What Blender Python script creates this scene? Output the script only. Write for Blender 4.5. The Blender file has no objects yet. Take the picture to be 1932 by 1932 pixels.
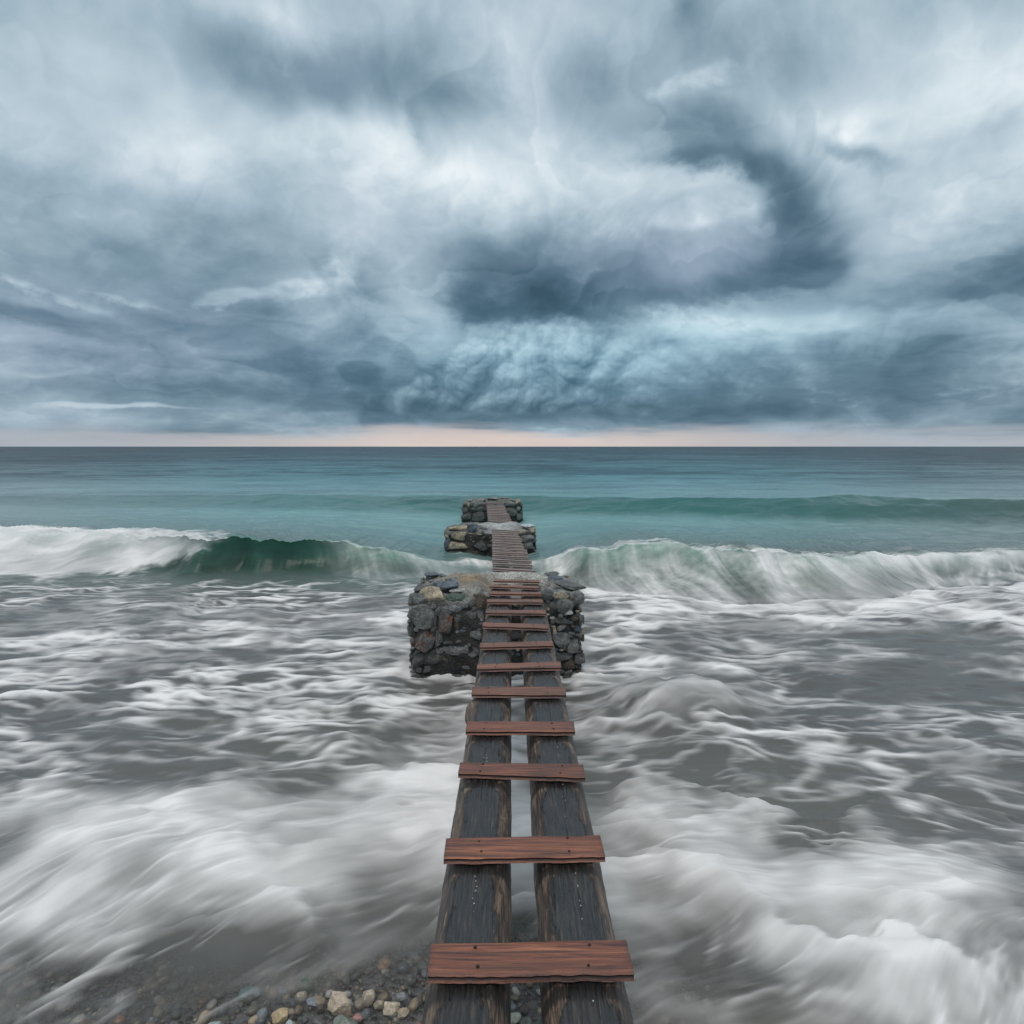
import bpy, bmesh, math, random
import numpy as np
from mathutils import Vector, Matrix
R = math.radians
rng = np.random.default_rng(11)
random.seed(11)
sc = bpy.context.scene
COL = sc.collection

# ------------------------------------------------------------------ camera
# level camera 2.35 m above the water, looking along +Y
CAM_H = 2.35
F = 1200.0                      # focal length in units of a 1932-wide picture
cam_d = bpy.data.cameras.new('camera')
cam = bpy.data.objects.new('camera', cam_d)
COL.objects.link(cam)
cam.location = (0, 0, CAM_H)
cam.rotation_euler = (R(90), 0, 0)
cam_d.sensor_width = 36
cam_d.lens = 36 * F / 1932
cam_d.shift_y = -(966 - 842.5) / 1932
cam_d.clip_start = 0.05
cam_d.clip_end = 200000
sc.camera = cam

# ------------------------------------------------------------------ view
sc.view_settings.view_transform = 'Standard'
sc.view_settings.look = 'None'
sc.view_settings.exposure = 0.0
sc.view_settings.gamma = 1.0
SUN_EL, SUN_AZ = 70.0, 205.0     # degrees; azimuth from +Y towards +X

# ------------------------------------------------------------------ node helpers
class NT:
    def __init__(s, tree):
        s.t = tree; s.n = tree.nodes; s.l = tree.links
    def node(s, typ, **kw):
        n = s.n.new(typ)
        for k, v in kw.items(): setattr(n, k, v)
        return n
    def put(s, sock, v):
        if hasattr(v, 'is_linked') or isinstance(v, bpy.types.NodeSocket): s.l.new(v, sock)
        else:
            if sock.type == 'RGBA' and len(v) == 3: v = (*v, 1)
            sock.default_value = v
    def math(s, op, a, b=0.0, c=0.0, clamp=False):
        n = s.node('ShaderNodeMath', operation=op, use_clamp=clamp)
        s.put(n.inputs[0], a); s.put(n.inputs[1], b); s.put(n.inputs[2], c)
        return n.outputs[0]
    def vmath(s, op, a, b=(0, 0, 0), sc_=None):
        n = s.node('ShaderNodeVectorMath', operation=op)
        s.put(n.inputs[0], a); s.put(n.inputs[1], b)
        if sc_ is not None: s.put(n.inputs[3], sc_)
        return n.outputs[0]
    def noise(s, vec, scale, detail=4, rough=.5, dist=0.0, out=0, lac=2.0):
        n = s.node('ShaderNodeTexNoise')
        s.put(n.inputs['Vector'], vec); s.put(n.inputs['Scale'], scale)
        s.put(n.inputs['Detail'], detail); s.put(n.inputs['Roughness'], rough)
        s.put(n.inputs['Lacunarity'], lac)
        s.put(n.inputs['Distortion'], dist)
        return n.outputs[out]
    def ramp(s, fac, stops, interp='LINEAR'):
        n = s.node('ShaderNodeValToRGB'); cr = n.color_ramp; cr.interpolation = interp
        while len(cr.elements) > 1: cr.elements.remove(cr.elements[-1])
        for i, (p, c) in enumerate(stops):
            e = cr.elements[0] if i == 0 else cr.elements.new(p)
            e.position = p
            e.color = (c, c, c, 1) if not hasattr(c, '__len__') else (*c, 1)
        s.put(n.inputs[0], fac)
        return n.outputs[0]
    def mapr(s, v, a, b, c=0.0, d=1.0, smooth=True):
        n = s.node('ShaderNodeMapRange', interpolation_type='SMOOTHSTEP' if smooth else 'LINEAR')
        for k, x in zip((0, 1, 2, 3, 4), (v, a, b, c, d)): s.put(n.inputs[k], x)
        return n.outputs[0]
    def mix(s, fac, a, b, blend='MIX'):
        n = s.node('ShaderNodeMix', data_type='RGBA', blend_type=blend)
        s.put(n.inputs[0], fac); s.put(n.inputs[6], a); s.put(n.inputs[7], b)
        return n.outputs[2]
    def mapping(s, vec, loc=(0, 0, 0), rot=(0, 0, 0), scl=(1, 1, 1), typ='POINT'):
        n = s.node('ShaderNodeMapping', vector_type=typ)
        s.put(n.inputs[0], vec)
        if typ != 'VECTOR': s.put(n.inputs[1], loc)
        s.put(n.inputs[2], rot); s.put(n.inputs[3], scl)
        return n.outputs[0]
    def attr(s, name, out='Color'):
        n = s.node('ShaderNodeAttribute', attribute_name=name)
        return n.outputs[out]

# ------------------------------------------------------------------ sky (world)
world = bpy.data.worlds.new('World'); sc.world = world; world.use_nodes = True
def build_world():
    w = NT(world.node_tree)
    for n in list(w.n): w.n.remove(n)
    sky = w.node('ShaderNodeTexSky', sky_type='NISHITA')
    sky.sun_disc = False; sky.sun_elevation = R(SUN_EL); sky.sun_rotation = R(SUN_AZ)
    sky.air_density = 1.0; sky.dust_density = 2.0; sky.ozone_density = 1.0
    bg = w.node('ShaderNodeBackground'); w.put(bg.inputs[0], sky.outputs[0]); bg.inputs[1].default_value = .1
    out = w.node('ShaderNodeOutputWorld'); w.l.new(bg.outputs[0], out.inputs[0])
build_world()

sun_d = bpy.data.lights.new('sun', 'SUN'); sun = bpy.data.objects.new('sun', sun_d); COL.objects.link(sun)
sun_d.energy = 1.15; sun_d.angle = R(30); sun_d.color = (1.0, .95, .90)
_dir = Vector((math.sin(R(SUN_AZ)) * math.cos(R(SUN_EL)), math.cos(R(SUN_AZ)) * math.cos(R(SUN_EL)), math.sin(R(SUN_EL))))
sun.rotation_euler = _dir.to_track_quat('Z', 'Y').to_euler()
sun.location = (0, 10, 20)

# ------------------------------------------------------------------ numpy noise
_perm = rng.permutation(4096).astype(np.int32)
_ga = rng.random(4096) * 2 * np.pi
_gx, _gy = np.cos(_ga).astype(np.float32), np.sin(_ga).astype(np.float32)
def perlin(x, y, seed=0):
    x = np.asarray(x, np.float32) + np.float32(17.3 * seed + 1000); y = np.asarray(y, np.float32) + np.float32(9.7 * seed + 1000)
    xf, yf = np.floor(x), np.floor(y)
    xi, yi = xf.astype(np.int32), yf.astype(np.int32)
    xf, yf = x - xf, y - yf
    u = xf * xf * xf * (xf * (xf * 6 - 15) + 10); v = yf * yf * yf * (yf * (yf * 6 - 15) + 10)
    def g(a, b, dx, dy):
        h = _perm[(_perm[(xi + a) & 4095] + yi + b) & 4095]
        return _gx[h] * dx + _gy[h] * dy
    n0 = g(0, 0, xf, yf); n1 = g(1, 0, xf - 1, yf)
    a = n0 + u * (n1 - n0)
    n0 = g(0, 1, xf, yf - 1); n1 = g(1, 1, xf - 1, yf - 1)
    b = n0 + u * (n1 - n0)
    return (a + v * (b - a)) * 1.5
def fbm(x, y, f=1.0, octaves=4, gain=.5, seed=0):
    s = 0; a = 1.0; t = 0
    for k in range(octaves):
        s = s + a * perlin(x * f, y * f, seed + k * 3); t += a; a *= gain; f *= 2.03
    return s / t * 1.3
def ss(a, b, x):
    t = np.clip((x - a) / (b - a), 0, 1); return t * t * (3 - 2 * t)
def gau(x, c, r): return np.exp(-((x - c) / r) ** 2)

# ------------------------------------------------------------------ object helpers
def link(name, me, mat=None, parent=None):
    o = bpy.data.objects.new(name, me); COL.objects.link(o)
    if mat: me.materials.append(mat)
    if parent: o.parent = parent
    return o
def tag(o, label=None, cat=None, group=None, kind=None):
    if label: o['label'] = label
    if cat: o['category'] = cat
    if group: o['group'] = group
    if kind: o['kind'] = kind
    return o
def empty(name, loc=(0, 0, 0)):
    o = bpy.data.objects.new(name, None); COL.objects.link(o); o.location = loc; o.empty_display_size = .1
    return o
def np_mesh(name, V, Fq, smooth=True, n=4):
    me = bpy.data.meshes.new(name)
    V = np.ascontiguousarray(V, np.float32); Fq = np.ascontiguousarray(Fq, np.int32)
    me.vertices.add(len(V)); me.vertices.foreach_set('co', V.ravel())
    me.loops.add(Fq.size); me.loops.foreach_set('vertex_index', Fq.ravel())
    me.polygons.add(len(Fq)); me.polygons.foreach_set('loop_start', np.arange(0, Fq.size, n, dtype=np.int32))
    me.polygons.foreach_set('loop_total', np.full(len(Fq), n, np.int32))
    me.update(calc_edges=True)
    if smooth: me.polygons.foreach_set('use_smooth', np.ones(len(Fq), bool))
    return me
def add_col(me, name, C):
    a = me.attributes.new(name, 'FLOAT_COLOR', 'POINT')
    C = np.asarray(C, np.float32)
    if C.shape[1] == 3: C = np.concatenate([C, np.ones((len(C), 1), np.float32)], 1)
    a.data.foreach_set('color', np.ascontiguousarray(C).ravel())
def add_flt(me, name, v):
    a = me.attributes.new(name, 'FLOAT', 'POINT'); a.data.foreach_set('value', np.ascontiguousarray(v, np.float32).ravel())
def new_mat(name):
    m = bpy.data.materials.new(name); m.use_nodes = True
    t = NT(m.node_tree)
    for n in list(t.n): t.n.remove(n)
    t.out = t.node('ShaderNodeOutputMaterial')
    return m, t
def bsdf(t, **kw):
    b = t.node('ShaderNodeBsdfPrincipled')
    for k, v in kw.items(): t.put(b.inputs[k.replace('_', ' ')], v)
    return b
def bump(t, h, strength, dist, normal=None):
    b = t.node('ShaderNodeBump'); t.put(b.inputs['Height'], h); b.inputs['Strength'].default_value = strength
    b.inputs['Distance'].default_value = dist
    if normal is not None: t.put(b.inputs['Normal'], normal)
    return b.outputs[0]

# ------------------------------------------------------------------ the overcast: a dome of cloud over everything
def sky_colour(az, el):
    """colour of the overcast in a direction (azimuth from +Y, elevation; radians): thickness of the cloud deck as noise,
    with the big masses and gaps set where they hang"""
    def ang(u, v):
        a = math.atan((u - 966) / F)
        return a, math.atan((842 - v) / F * math.cos(a))
    elp = np.maximum(el, -.02)
    # swirls of the deck
    A0, E0 = az.copy(), elp.copy()
    for (u, v, rad, turn) in ((1395, 395, .13, .6), (800, 235, .06, -1.0)):
        a, e = ang(u, v); dx, dy = A0 - a, E0 - e
        th = turn * np.exp(-(dx * dx + dy * dy) / rad ** 2)
        A0, E0 = a + dx * np.cos(th) - dy * np.sin(th), e + dx * np.sin(th) + dy * np.cos(th)
    def deck(A, E):
        return A * 1.5, np.log(np.maximum(E, 0) + .30) * 1.25
    qx, qy = deck(A0, E0)
    wx = fbm(qx, qy, 2.6, 2, .5, 401); wy = fbm(qx, qy, 2.6, 2, .5, 405)
    qx = qx + .022 * wx; qy = qy + .018 * wy
    wx2 = fbm(qx, qy, 9, 3, .5, 411); wy2 = fbm(qx, qy, 9, 3, .5, 415)
    px, py = qx + .0060 * wx2, qy + .0060 * wy2
    big = fbm(px, py, 2.6, 3, .5, 421)
    mid = fbm(qx, qy, 5.0, 6, .50, 431)
    def bill(x, y, f, o, seed, g=.5):
        s_ = 0; a_ = 1; t_ = 0
        for k in range(o):
            s_ = s_ + a_ * np.abs(perlin(x * f, y * f, seed + k * 3)); t_ += a_; a_ *= g; f *= 2.1
        return s_ / t_
    puff = bill(px, py, 5.0, 6, 451, .48)
    fine = fbm(px, py, 34, 4, .6, 441)
    ragged = .38 * mid + .20 * fine + .20 * big - .6 * (puff - .3)
    # positions of masses: wander, then blobs
    hz = ss(0, .2, el) * .8 + .2
    bx = az + hz * (.022 * wx + .016 * wx2 + .004 * fine); by = el + hz * (.018 * wy + .012 * wy2 + .003 * fine)
    def blob(u, v, ru, rv, rot=0, X_=None, Y_=None):
        a, e = ang(u, v); ca = math.cos(a); X_ = bx if X_ is None else X_; Y_ = by if Y_ is None else Y_
        c, s_ = math.cos(R(rot)), math.sin(R(rot)); dx = (X_ - a) / (ca * ca) * F; dy = (Y_ - e) / (ca * math.cos(e) ** 2) * F
        p = (dx * c + dy * s_) / ru; q = (-dx * s_ + dy * c) / rv
        return np.exp(-(p * p + q * q) * .9)
    def total(lst, **k):
        acc = 0
        for b in lst: acc = acc + b[0] * blob(*b[1:], **k)
        return acc
    soft = total([
        (-.19, 640, 140, 300, 80, 3), (-.10, 560, 165, 160, 45, 0), (-.10, 900, 190, 110, 50, -10), (-.12, 1140, 190, 80, 90, 0), (-.14, 1430, 110, 200, 70, -20),
        (-.14, 130, 455, 380, 55, 0), (-.10, 450, 485, 280, 36, -6), (-.13, 480, 655, 400, 50, -8), (-.11, 300, 715, 560, 45, 0), (-.16, 640, 745, 220, 35, 0),
        (-.16, 690, 690, 140, 55, 0), (-.20, 1160, 480, 300, 60, 3), (-.16, 960, 470, 150, 70, 0),
        (-.26, 1860, 515, 180, 60, -5), (-.12, 1700, 560, 180, 35, 0), (-.10, 1880, 240, 110, 30, 0), (-.24, 1000, 785, 460, 26, 0), (-.20, 1400, 740, 360, 40, 4),
        (-.22, 1760, 760, 330, 45, 0), (-.14, 1500, 690, 280, 40, 8), (-.08, 60, 330, 200, 40, 0), (-.10, 40, 40, 200, 70, 0), (-.07, 350, 380, 180, 50, 0),
        (.16, 330, 270, 360, 60, 6), (.14, 660, 235, 150, 40, 0), (.12, 180, 110, 230, 80, 0), (.14, 500, 20, 160, 40, 0), (.20, 1700, 230, 330, 90, -5), (.12, 1800, 90, 220, 100, 0),
        (.18, 1060, 365, 300, 60, 0), (.15, 860, 300, 220, 55, 0), (.18, 980, 110, 55, 100, 0), (.16, 1750, 390, 230, 60, 0), (.10, 1250, 615, 380, 24, -3), (.14, 1780, 640, 280, 22, 0),
        (.12, 1600, 600, 220, 24, 0)])
    lowl = ss(.26, .12, el)
    def terrace(f, o, seed, k, rag):
        n_ = fbm(px, py, f, o, .42, seed) * k + rag * (fine * .5 + mid)
        t_ = n_ - np.floor(n_); ed = ss(.86, 1.0, t_)
        am = ss(-.5, .4, fbm(qx, qy, f * .6, 2, .5, seed + 5))
        return (t_ * (1 - ed) - .42) * am
    shelf = .10 * terrace(2.4, 3, 551, 2.0, .16) + .06 * terrace(5.2, 4, 561, 1.6, .2)
    strat = fbm(az * 1.6 + .05 * wx2, el * 9 + .05 * wy2, 3.0, 5, .56, 495)
    tex = .17 * big + (.15 - .04 * lowl) * mid + .12 * lowl * strat + .022 * fine - .24 * (puff - .3) + shelf
    sm = .6 + .4 * ss(.45, .1, el)           # softer overhead
    val = .685 + soft + tex * sm
    val = val + ss(.62, 1.2, el) * .25 - ss(.26, .10, el) * .12
    def layer(val, m, target, lo, hi, namp, keep=.7):
        m = ss(lo, hi, m + namp * ragged)
        return val * (1 - m) + m * (target + keep * tex)
    gaps = [(1.05, 40, 536, 200, 15, -6), (.95, 240, 556, 100, 9, -8), (.9, 410, 566, 60, 12, -2), (1.2, 540, 560, 130, 18, 6), (1.1, 640, 515, 46, 44, 0), (1.0, 430, 560, 50, 18, 0)]
    val = layer(val, total(gaps), .84, .22, 1.45, 1.1, 1.2)
    gaps = [(1.0, 1310, 160, 80, 28, 12), (1.0, 1530, 225, 120, 24, -14), (.7, 1690, 225, 200, 40, 0), (.7, 1240, 220, 22, 50, 10), (.45, 1450, 160, 26, 50, 24)]
    val = layer(val, total(gaps), .86, .26, 1.35, 1.1, 1.2)
    val = layer(val, total([(.9, 200, 764, 150, 6, 1), (.5, 100, 756, 80, 4, 0), (.5, 330, 768, 120, 4, 0)]), .74, .30, 1.2, .7, .5)
    # dark shelves on the left with crisp upper rims
    val = layer(val, total([(.9, 60, 600, 330, 24, -3), (.6, 430, 622, 240, 22, -8), (.5, 690, 566, 85, 24, 0)]), .36, .18, .80, .45, .9)
    # the big hook on the right
    hook = total([(.8, 1290, 235, 120, 50, -4), (.7, 1400, 290, 120, 50, -18), (.95, 1510, 400, 75, 100, 14), (.85, 1450, 505, 150, 60, 16), (.7, 1230, 530, 210, 46, 4)])
    val = layer(val, hook, .44, .12, 1.0, .50, 1.1)
    val = layer(val, total([(1.0, 1505, 430, 60, 110, 14), (.75, 1450, 325, 60, 34, -30), (.75, 1300, 300, 120, 26, -6), (.95, 1330, 545, 260, 30, 3), (.5, 1480, 500, 80, 50, 0)]), .25, .08, 1.10, .36, 1.0)
    val = layer(val, total([(1.0, 960, 550, 120, 66, 0), (.75, 900, 600, 60, 32, 0), (.95, 1080, 592, 130, 34, -8), (.8, 1150, 530, 150, 42, 0)]), .22, .15, 1.25, .80, 1.5)
    val = layer(val, total([(.7, 1290, 40, 36, 60, 0), (.55, 790, 225, 30, 70, 16), (.6, 1620, 285, 120, 26, -25)]), .48, .1, .9, .3, .8)
    throat = total([(1.3, 1330, 388, 105, 34, 6)], X_=az + .012 * wx2, Y_=el + .006 * wy2)
    rim = blob(1330, 388, 134, 50, 6, X_=az + .006 * wx2, Y_=el + .004 * wy2)
    val = layer(val, throat, .70, .22, .70, .14, 1.0)
    val = val + .07 * ss(.22, .45, rim) * (1 - ss(.42, .85, rim)) * ss(ang(1330, 0)[0], ang(1450, 0)[0], az)
    # heaped cumulus low in the middle, lit from above
    cx, cy = az * 1.0 + .006 * wx2, el * 1.15 + .006 * wy2
    def heap(dx, dy): return bill(cx + dx, cy + dy, 10.0, 6, 471, .46)
    h0 = heap(0, 0); rel = (h0 - heap(-.003, .006)) * 1.3 + (h0 - heap(-.008, .016)) * .9
    cm = total([(.9, 940, 700, 150, 46, 8), (.7, 820, 745, 110, 24, 6), (.8, 1120, 690, 170, 56, 0), (.6, 1060, 645, 130, 30, -6), (.6, 1030, 765, 220, 20, 0), (.45, 1380, 690, 260, 50, 0), (.35, 1650, 650, 280, 34, 0)])
    cmk = ss(.20, .62, cm + .7 * (h0 - .3) + .1 * mid)
    lit = total([(.26, 960, 672, 90, 34, 8), (.26, 1080, 640, 130, 24, -4), (.13, 1200, 680, 160, 34, 0), (-.12, 940, 775, 320, 22, 0), (-.10, 1020, 700, 34, 16, 20), (.10, 770, 738, 50, 16, 0)])
    cv = .415 + lit + rel * .52 + .30 * (h0 - .3) + .4 * tex
    strong = total([(1.0, 960, 705, 240, 80, 0)])
    cmk = cmk * (.35 + .6 * np.clip(strong * 1.4, 0, 1))
    val = val * (1 - cmk) + cmk * cv
    # faint relief everywhere
    stops = [0, .18, .34, .50, .66, .80, .92, 1.0]
    ramp = [(.040, .086, .122), (.070, .134, .186), (.124, .205, .270), (.224, .325, .402), (.365, .480, .562), (.525, .638, .710), (.74, .83, .875), (.90, .96, .98)]
    v_ = np.clip(val, 0, 1)
    C = np.stack([np.interp(v_, stops, [r_[k] for r_ in ramp]) for k in range(3)], -1)
    cyan = np.clip(total([(.9, 1050, 690, 420, 90, 0), (.35, 1500, 620, 380, 70, 0)]), 0, 1)[..., None]
    C = C * (1 + cyan * (np.array([.83, 1.01, 1.045]) - 1))
    vio = np.clip(.15 * ss(-.2, .5, big) + total([(.6, 300, 640, 420, 70, 0), (.7, 1250, 500, 280, 50, 0)]), 0, 1)[..., None] * (1 - cyan)
    C = C * (1 + vio * (np.array([1.06, .975, 1.05]) - 1))
    # clear pale strip above the horizon, warm in the middle
    hn = fbm(az * 2.2, el * 26, 2.0, 4, .55, 490)
    band = 1 - ss(.008, .036, el + .018 * hn + .010 * fbm(az * 3, el * 6, 1.0, 3, .5, 493) + .004 * mid)
    wm = ss(.62, 0, np.abs(az + .02))[..., None]
    bc = np.array([.44, .475, .52]) * (1 - wm) + np.array([.78, .64, .575]) * wm
    bc = bc * (1 + .10 * hn[..., None])
    pinkish = (1 - ss(.012, .05, el))[..., None] * .9
    bc = bc * pinkish + (1 - pinkish) * np.array([.36, .40, .47])
    C = C * (1 - band[..., None] * .92) + bc * band[..., None] * .92
    return np.clip(C, .01, 1.2)
def build_sky():
    azf = np.radians(np.concatenate([np.linspace(-180, -50, 130)[:-1], np.linspace(-50, 50, 1500), np.linspace(50, 180, 130)[1:]]))
    elf = np.radians(np.concatenate([[-12, -4], np.linspace(-.6, 2.2, 60)[:-1], np.linspace(2.2, 37, 640), np.linspace(37, 89.5, 110)[1:]]))
    E, A = np.meshgrid(elf, azf, indexing='ij'); nr, nc = E.shape
    C = sky_colour(A, E)
    RAD = 90000.0
    V = np.stack([np.sin(A) * np.cos(E), np.cos(A) * np.cos(E), np.sin(E)], -1).reshape(-1, 3) * RAD
    i = (np.arange(nr - 1)[:, None] * nc + np.arange(nc - 1)[None]).ravel()
    me = np_mesh('sky', V, np.stack([i, i + nc, i + nc + 1, i + 1], 1))
    add_col(me, 'cloud', C.reshape(-1, 3))
    m, t = new_mat('overcast')
    em = t.node('ShaderNodeEmission'); t.put(em.inputs[0], t.attr('cloud')); em.inputs[1].default_value = 1.0
    tr = t.node('ShaderNodeBsdfTransparent'); mx = t.node('ShaderNodeMixShader'); mx.inputs[0].default_value = .97
    t.l.new(tr.outputs[0], mx.inputs[1]); t.l.new(em.outputs[0], mx.inputs[2]); t.l.new(mx.outputs[0], t.out.inputs[0])
    m.cycles.emission_sampling = 'NONE'
    o = link('sky', me, m); o.visible_shadow = False
    tag(o, 'heavy blue grey storm clouds over the horizon', 'sky', kind='structure')
    print('sky', nr, nc)
build_sky()

# ------------------------------------------------------------------ materials
def mat_water():
    m, t = new_mat('sea_water')
    geo = t.node('ShaderNodeNewGeometry')
    pos = geo.outputs['Position']
    tint = t.attr('tint'); foam = t.attr('foam', 'Fac'); veil = t.attr('veil', 'Fac')
    # ripples: long across, short along the view, fading with foam
    p = t.mapping(pos, scl=(.35, 1.0, 1.0))
    r1 = t.noise(p, 1.1, 5, .6, .4); r2 = t.noise(p, 6.0, 4, .6, .4)
    cd = t.math('DISTANCE', 0, 0) if False else None
    sep = t.node('ShaderNodeSeparateXYZ'); t.put(sep.inputs[0], pos)
    far = t.mapr(sep.outputs[1], 24, 60, 0, 1)
    near = t.math('SUBTRACT', 1.0, far)
    b1 = t.node('ShaderNodeBump'); t.put(b1.inputs['Height'], r1); t.put(b1.inputs['Strength'], t.math('MULTIPLY_ADD', far, .85, .08)); b1.inputs['Distance'].default_value = .6
    b2 = t.node('ShaderNodeBump'); t.put(b2.inputs['Height'], r2); t.put(b2.inputs['Strength'], t.math('MULTIPLY_ADD', far, .5, .05)); b2.inputs['Distance'].default_value = .06
    t.put(b2.inputs['Normal'], b1.outputs[0])
    streak = t.math('MULTIPLY_ADD', t.noise(t.mapping(pos, scl=(.004, .035, 1)), 1.0, 8, .7), .6, t.math('MULTIPLY', t.noise(t.mapping(pos, scl=(.25, 1.6, 1)), 1.0, 6, .65), .4))
    dash = t.noise(t.mapping(pos, scl=(.016, .024, 1)), 1.0, 9, .86)
    wcol = t.mix(t.math('MULTIPLY', t.mapr(streak, .40, .60, 0, .75), t.math('MULTIPLY_ADD', far, .8, .2)), tint, t.mix(1.0, tint, (.50, .55, .58), 'MULTIPLY'))
    dash2 = t.noise(t.mapping(pos, scl=(.10, .22, 1)), 1.0, 6, .75)
    wcol = t.mix(t.math('MULTIPLY', t.mapr(dash2, .48, .60, 0, .75), t.mapr(sep.outputs[1], 16, 30, .0, 1)), wcol, t.mix(1.0, wcol, (.55, .60, .64), 'MULTIPLY'))
    wcol = t.mix(t.math('MULTIPLY', t.mapr(dash, .47, .55, 0, .95), t.mapr(sep.outputs[1], 18, 60, .12, 1)), wcol, t.mix(1.0, wcol, (.42, .47, .52), 'MULTIPLY'))
    wb = bsdf(t, Base_Color=wcol, Roughness=t.math('MULTIPLY_ADD', far, .12, .26), IOR=1.33, Normal=b2.outputs[0])
    t.put(wb.inputs['Specular IOR Level'], t.math('MULTIPLY_ADD', far, -.20, .38))
    fb = bsdf(t, Base_Color=(.88, .84, .82), Roughness=.75, Normal=b1.outputs[0])
    fb.inputs['Specular IOR Level'].default_value = .15
    mx = t.node('ShaderNodeMixShader'); t.put(mx.inputs[0], foam); t.l.new(wb.outputs[0], mx.inputs[1]); t.l.new(fb.outputs[0], mx.inputs[2])
    tr = t.node('ShaderNodeBsdfTransparent')
    m2 = t.node('ShaderNodeMixShader'); t.put(m2.inputs[0], veil); t.l.new(tr.outputs[0], m2.inputs[1]); t.l.new(mx.outputs[0], m2.inputs[2])
    t.l.new(m2.outputs[0], t.out.inputs[0])
    return m
def mat_stone(name='stone', wet=.45, dark=1.0):
    m, t = new_mat(name)
    tc = t.node('ShaderNodeTexCoord').outputs['Object']
    c = t.attr('col')
    n1 = t.noise(tc, 14, 8, .65, .4); n2 = t.noise(tc, 60, 6, .7, .2); n3 = t.noise(tc, 5, 3, .5, .8)
    v = t.mapr(n1, .28, .72, .25, 1.75, smooth=False)
    v2 = t.mapr(n2, .3, .7, .55, 1.45, smooth=False)
    vv = t.math('MULTIPLY', t.math('MULTIPLY', v, v2), dark)
    cc = t.vmath('SCALE', c, sc_=vv)
    cc = t.mix(t.mapr(n3, .6, .75, 0, .35), cc, t.mix(1.0, cc, (1.25, .85, .6), 'MULTIPLY'))
    # thin mineral veins
    vn = t.math('ABSOLUTE', t.math('SUBTRACT', t.noise(t.mapping(tc, rot=(.4, .9, .2), scl=(1, 1, 3)), 9, 3, .5, 1.0), .5))
    cc = t.mix(t.mapr(vn, .012, .0, 0, .35), cc, (.42, .42, .40))
    h = t.math('MULTIPLY_ADD', n2, .4, n1)
    b = bsdf(t, Base_Color=cc, Roughness=t.mapr(n1, .3, .7, wet - .12, wet + .25), Normal=bump(t, h, 1.0, .045))
    t.l.new(b.outputs[0], t.out.inputs[0])
    return m
def mat_mortar():
    m, t = new_mat('mortar')
    tc = t.node('ShaderNodeTexCoord').outputs['Object']
    c = t.attr('col')
    n1 = t.noise(tc, 9, 8, .65, .3); n2 = t.noise(tc, 80, 5, .7, 0)
    vo = t.node('ShaderNodeTexVoronoi'); t.put(vo.inputs['Vector'], tc); vo.inputs['Scale'].default_value = 55
    peb = t.mapr(vo.outputs['Distance'], .25, .5, 1, 0)
    cc = t.vmath('SCALE', c, sc_=t.math('MULTIPLY', t.mapr(n1, .3, .7, .55, 1.35, False), t.mapr(n2, .3, .7, .75, 1.25, False)))
    cc = t.mix(t.math('MULTIPLY', peb, .45), cc, t.mix(.75, vo.outputs['Color'], c))
    h = t.math('MULTIPLY_ADD', peb, .5, t.math('MULTIPLY_ADD', n2, .4, n1))
    b = bsdf(t, Base_Color=cc, Roughness=.6, Normal=bump(t, h, 1.0, .05))
    t.l.new(b.outputs[0], t.out.inputs[0])
    return m
def mat_plank(pale=0.0):
    m, t = new_mat('wet_red_brown_wood' if not pale else 'weathered_pale_wood')
    tc = t.node('ShaderNodeTexCoord').outputs['Object']
    oi = t.node('ShaderNodeObjectInfo').outputs['Random']
    cb = t.node('ShaderNodeCombineXYZ'); t.put(cb.inputs[0], t.math('MULTIPLY', oi, 37.0)); t.put(cb.inputs[1], t.math('MULTIPLY', oi, 11.0))
    p = t.vmath('ADD', tc, cb.outputs[0])
    g = t.mapping(p, scl=(2.6, 62, 40))
    n1 = t.noise(g, 1.0, 8, .70, .9); n2 = t.noise(t.mapping(p, scl=(7, 240, 150)), 1.0, 4, .7, .4)
    n3 = t.noise(t.mapping(p, scl=(3, 9, 9)), 1.0, 4, .6, .8)
    col = t.ramp(n1, [(.26, (.018, .007, .005)), (.40, (.080, .026, .014)), (.53, (.205, .072, .034)), (.72, (.42, .185, .10))])
    col = t.mix(t.mapr(n3, .5, .72, 0, .75), col, t.mix(1.0, col, (.42, .38, .42), 'MULTIPLY'))
    crack = t.mapr(n2, .34, .26, 0, .8)
    col = t.mix(crack, col, (.018, .010, .008))
    oi2 = t.math('FRACT', t.math('MULTIPLY', oi, 7.31))
    col = t.mix(t.math('MULTIPLY', oi, .7), col, t.mix(1.0, col, (.80, .62, .55), 'MULTIPLY'))
    col = t.mix(t.math('MULTIPLY', oi2, .6), col, t.mix(1.0, col, (1.35, 1.25, 1.15), 'MULTIPLY'))
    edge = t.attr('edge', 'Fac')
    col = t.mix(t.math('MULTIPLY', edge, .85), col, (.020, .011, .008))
    if pale: col = t.mix(pale, col, t.ramp(n1, [(.25, (.12, .09, .08)), (.75, (.58, .48, .44))]))
    h = t.math('MULTIPLY_ADD', n2, .5, n1)
    b = bsdf(t, Base_Color=col, Roughness=t.mapr(n1, .3, .7, .26, .48), Normal=bump(t, h, .8, .005))
    b.inputs['Specular IOR Level'].default_value = .75
    t.l.new(b.outputs[0], t.out.inputs[0])
    return m
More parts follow.
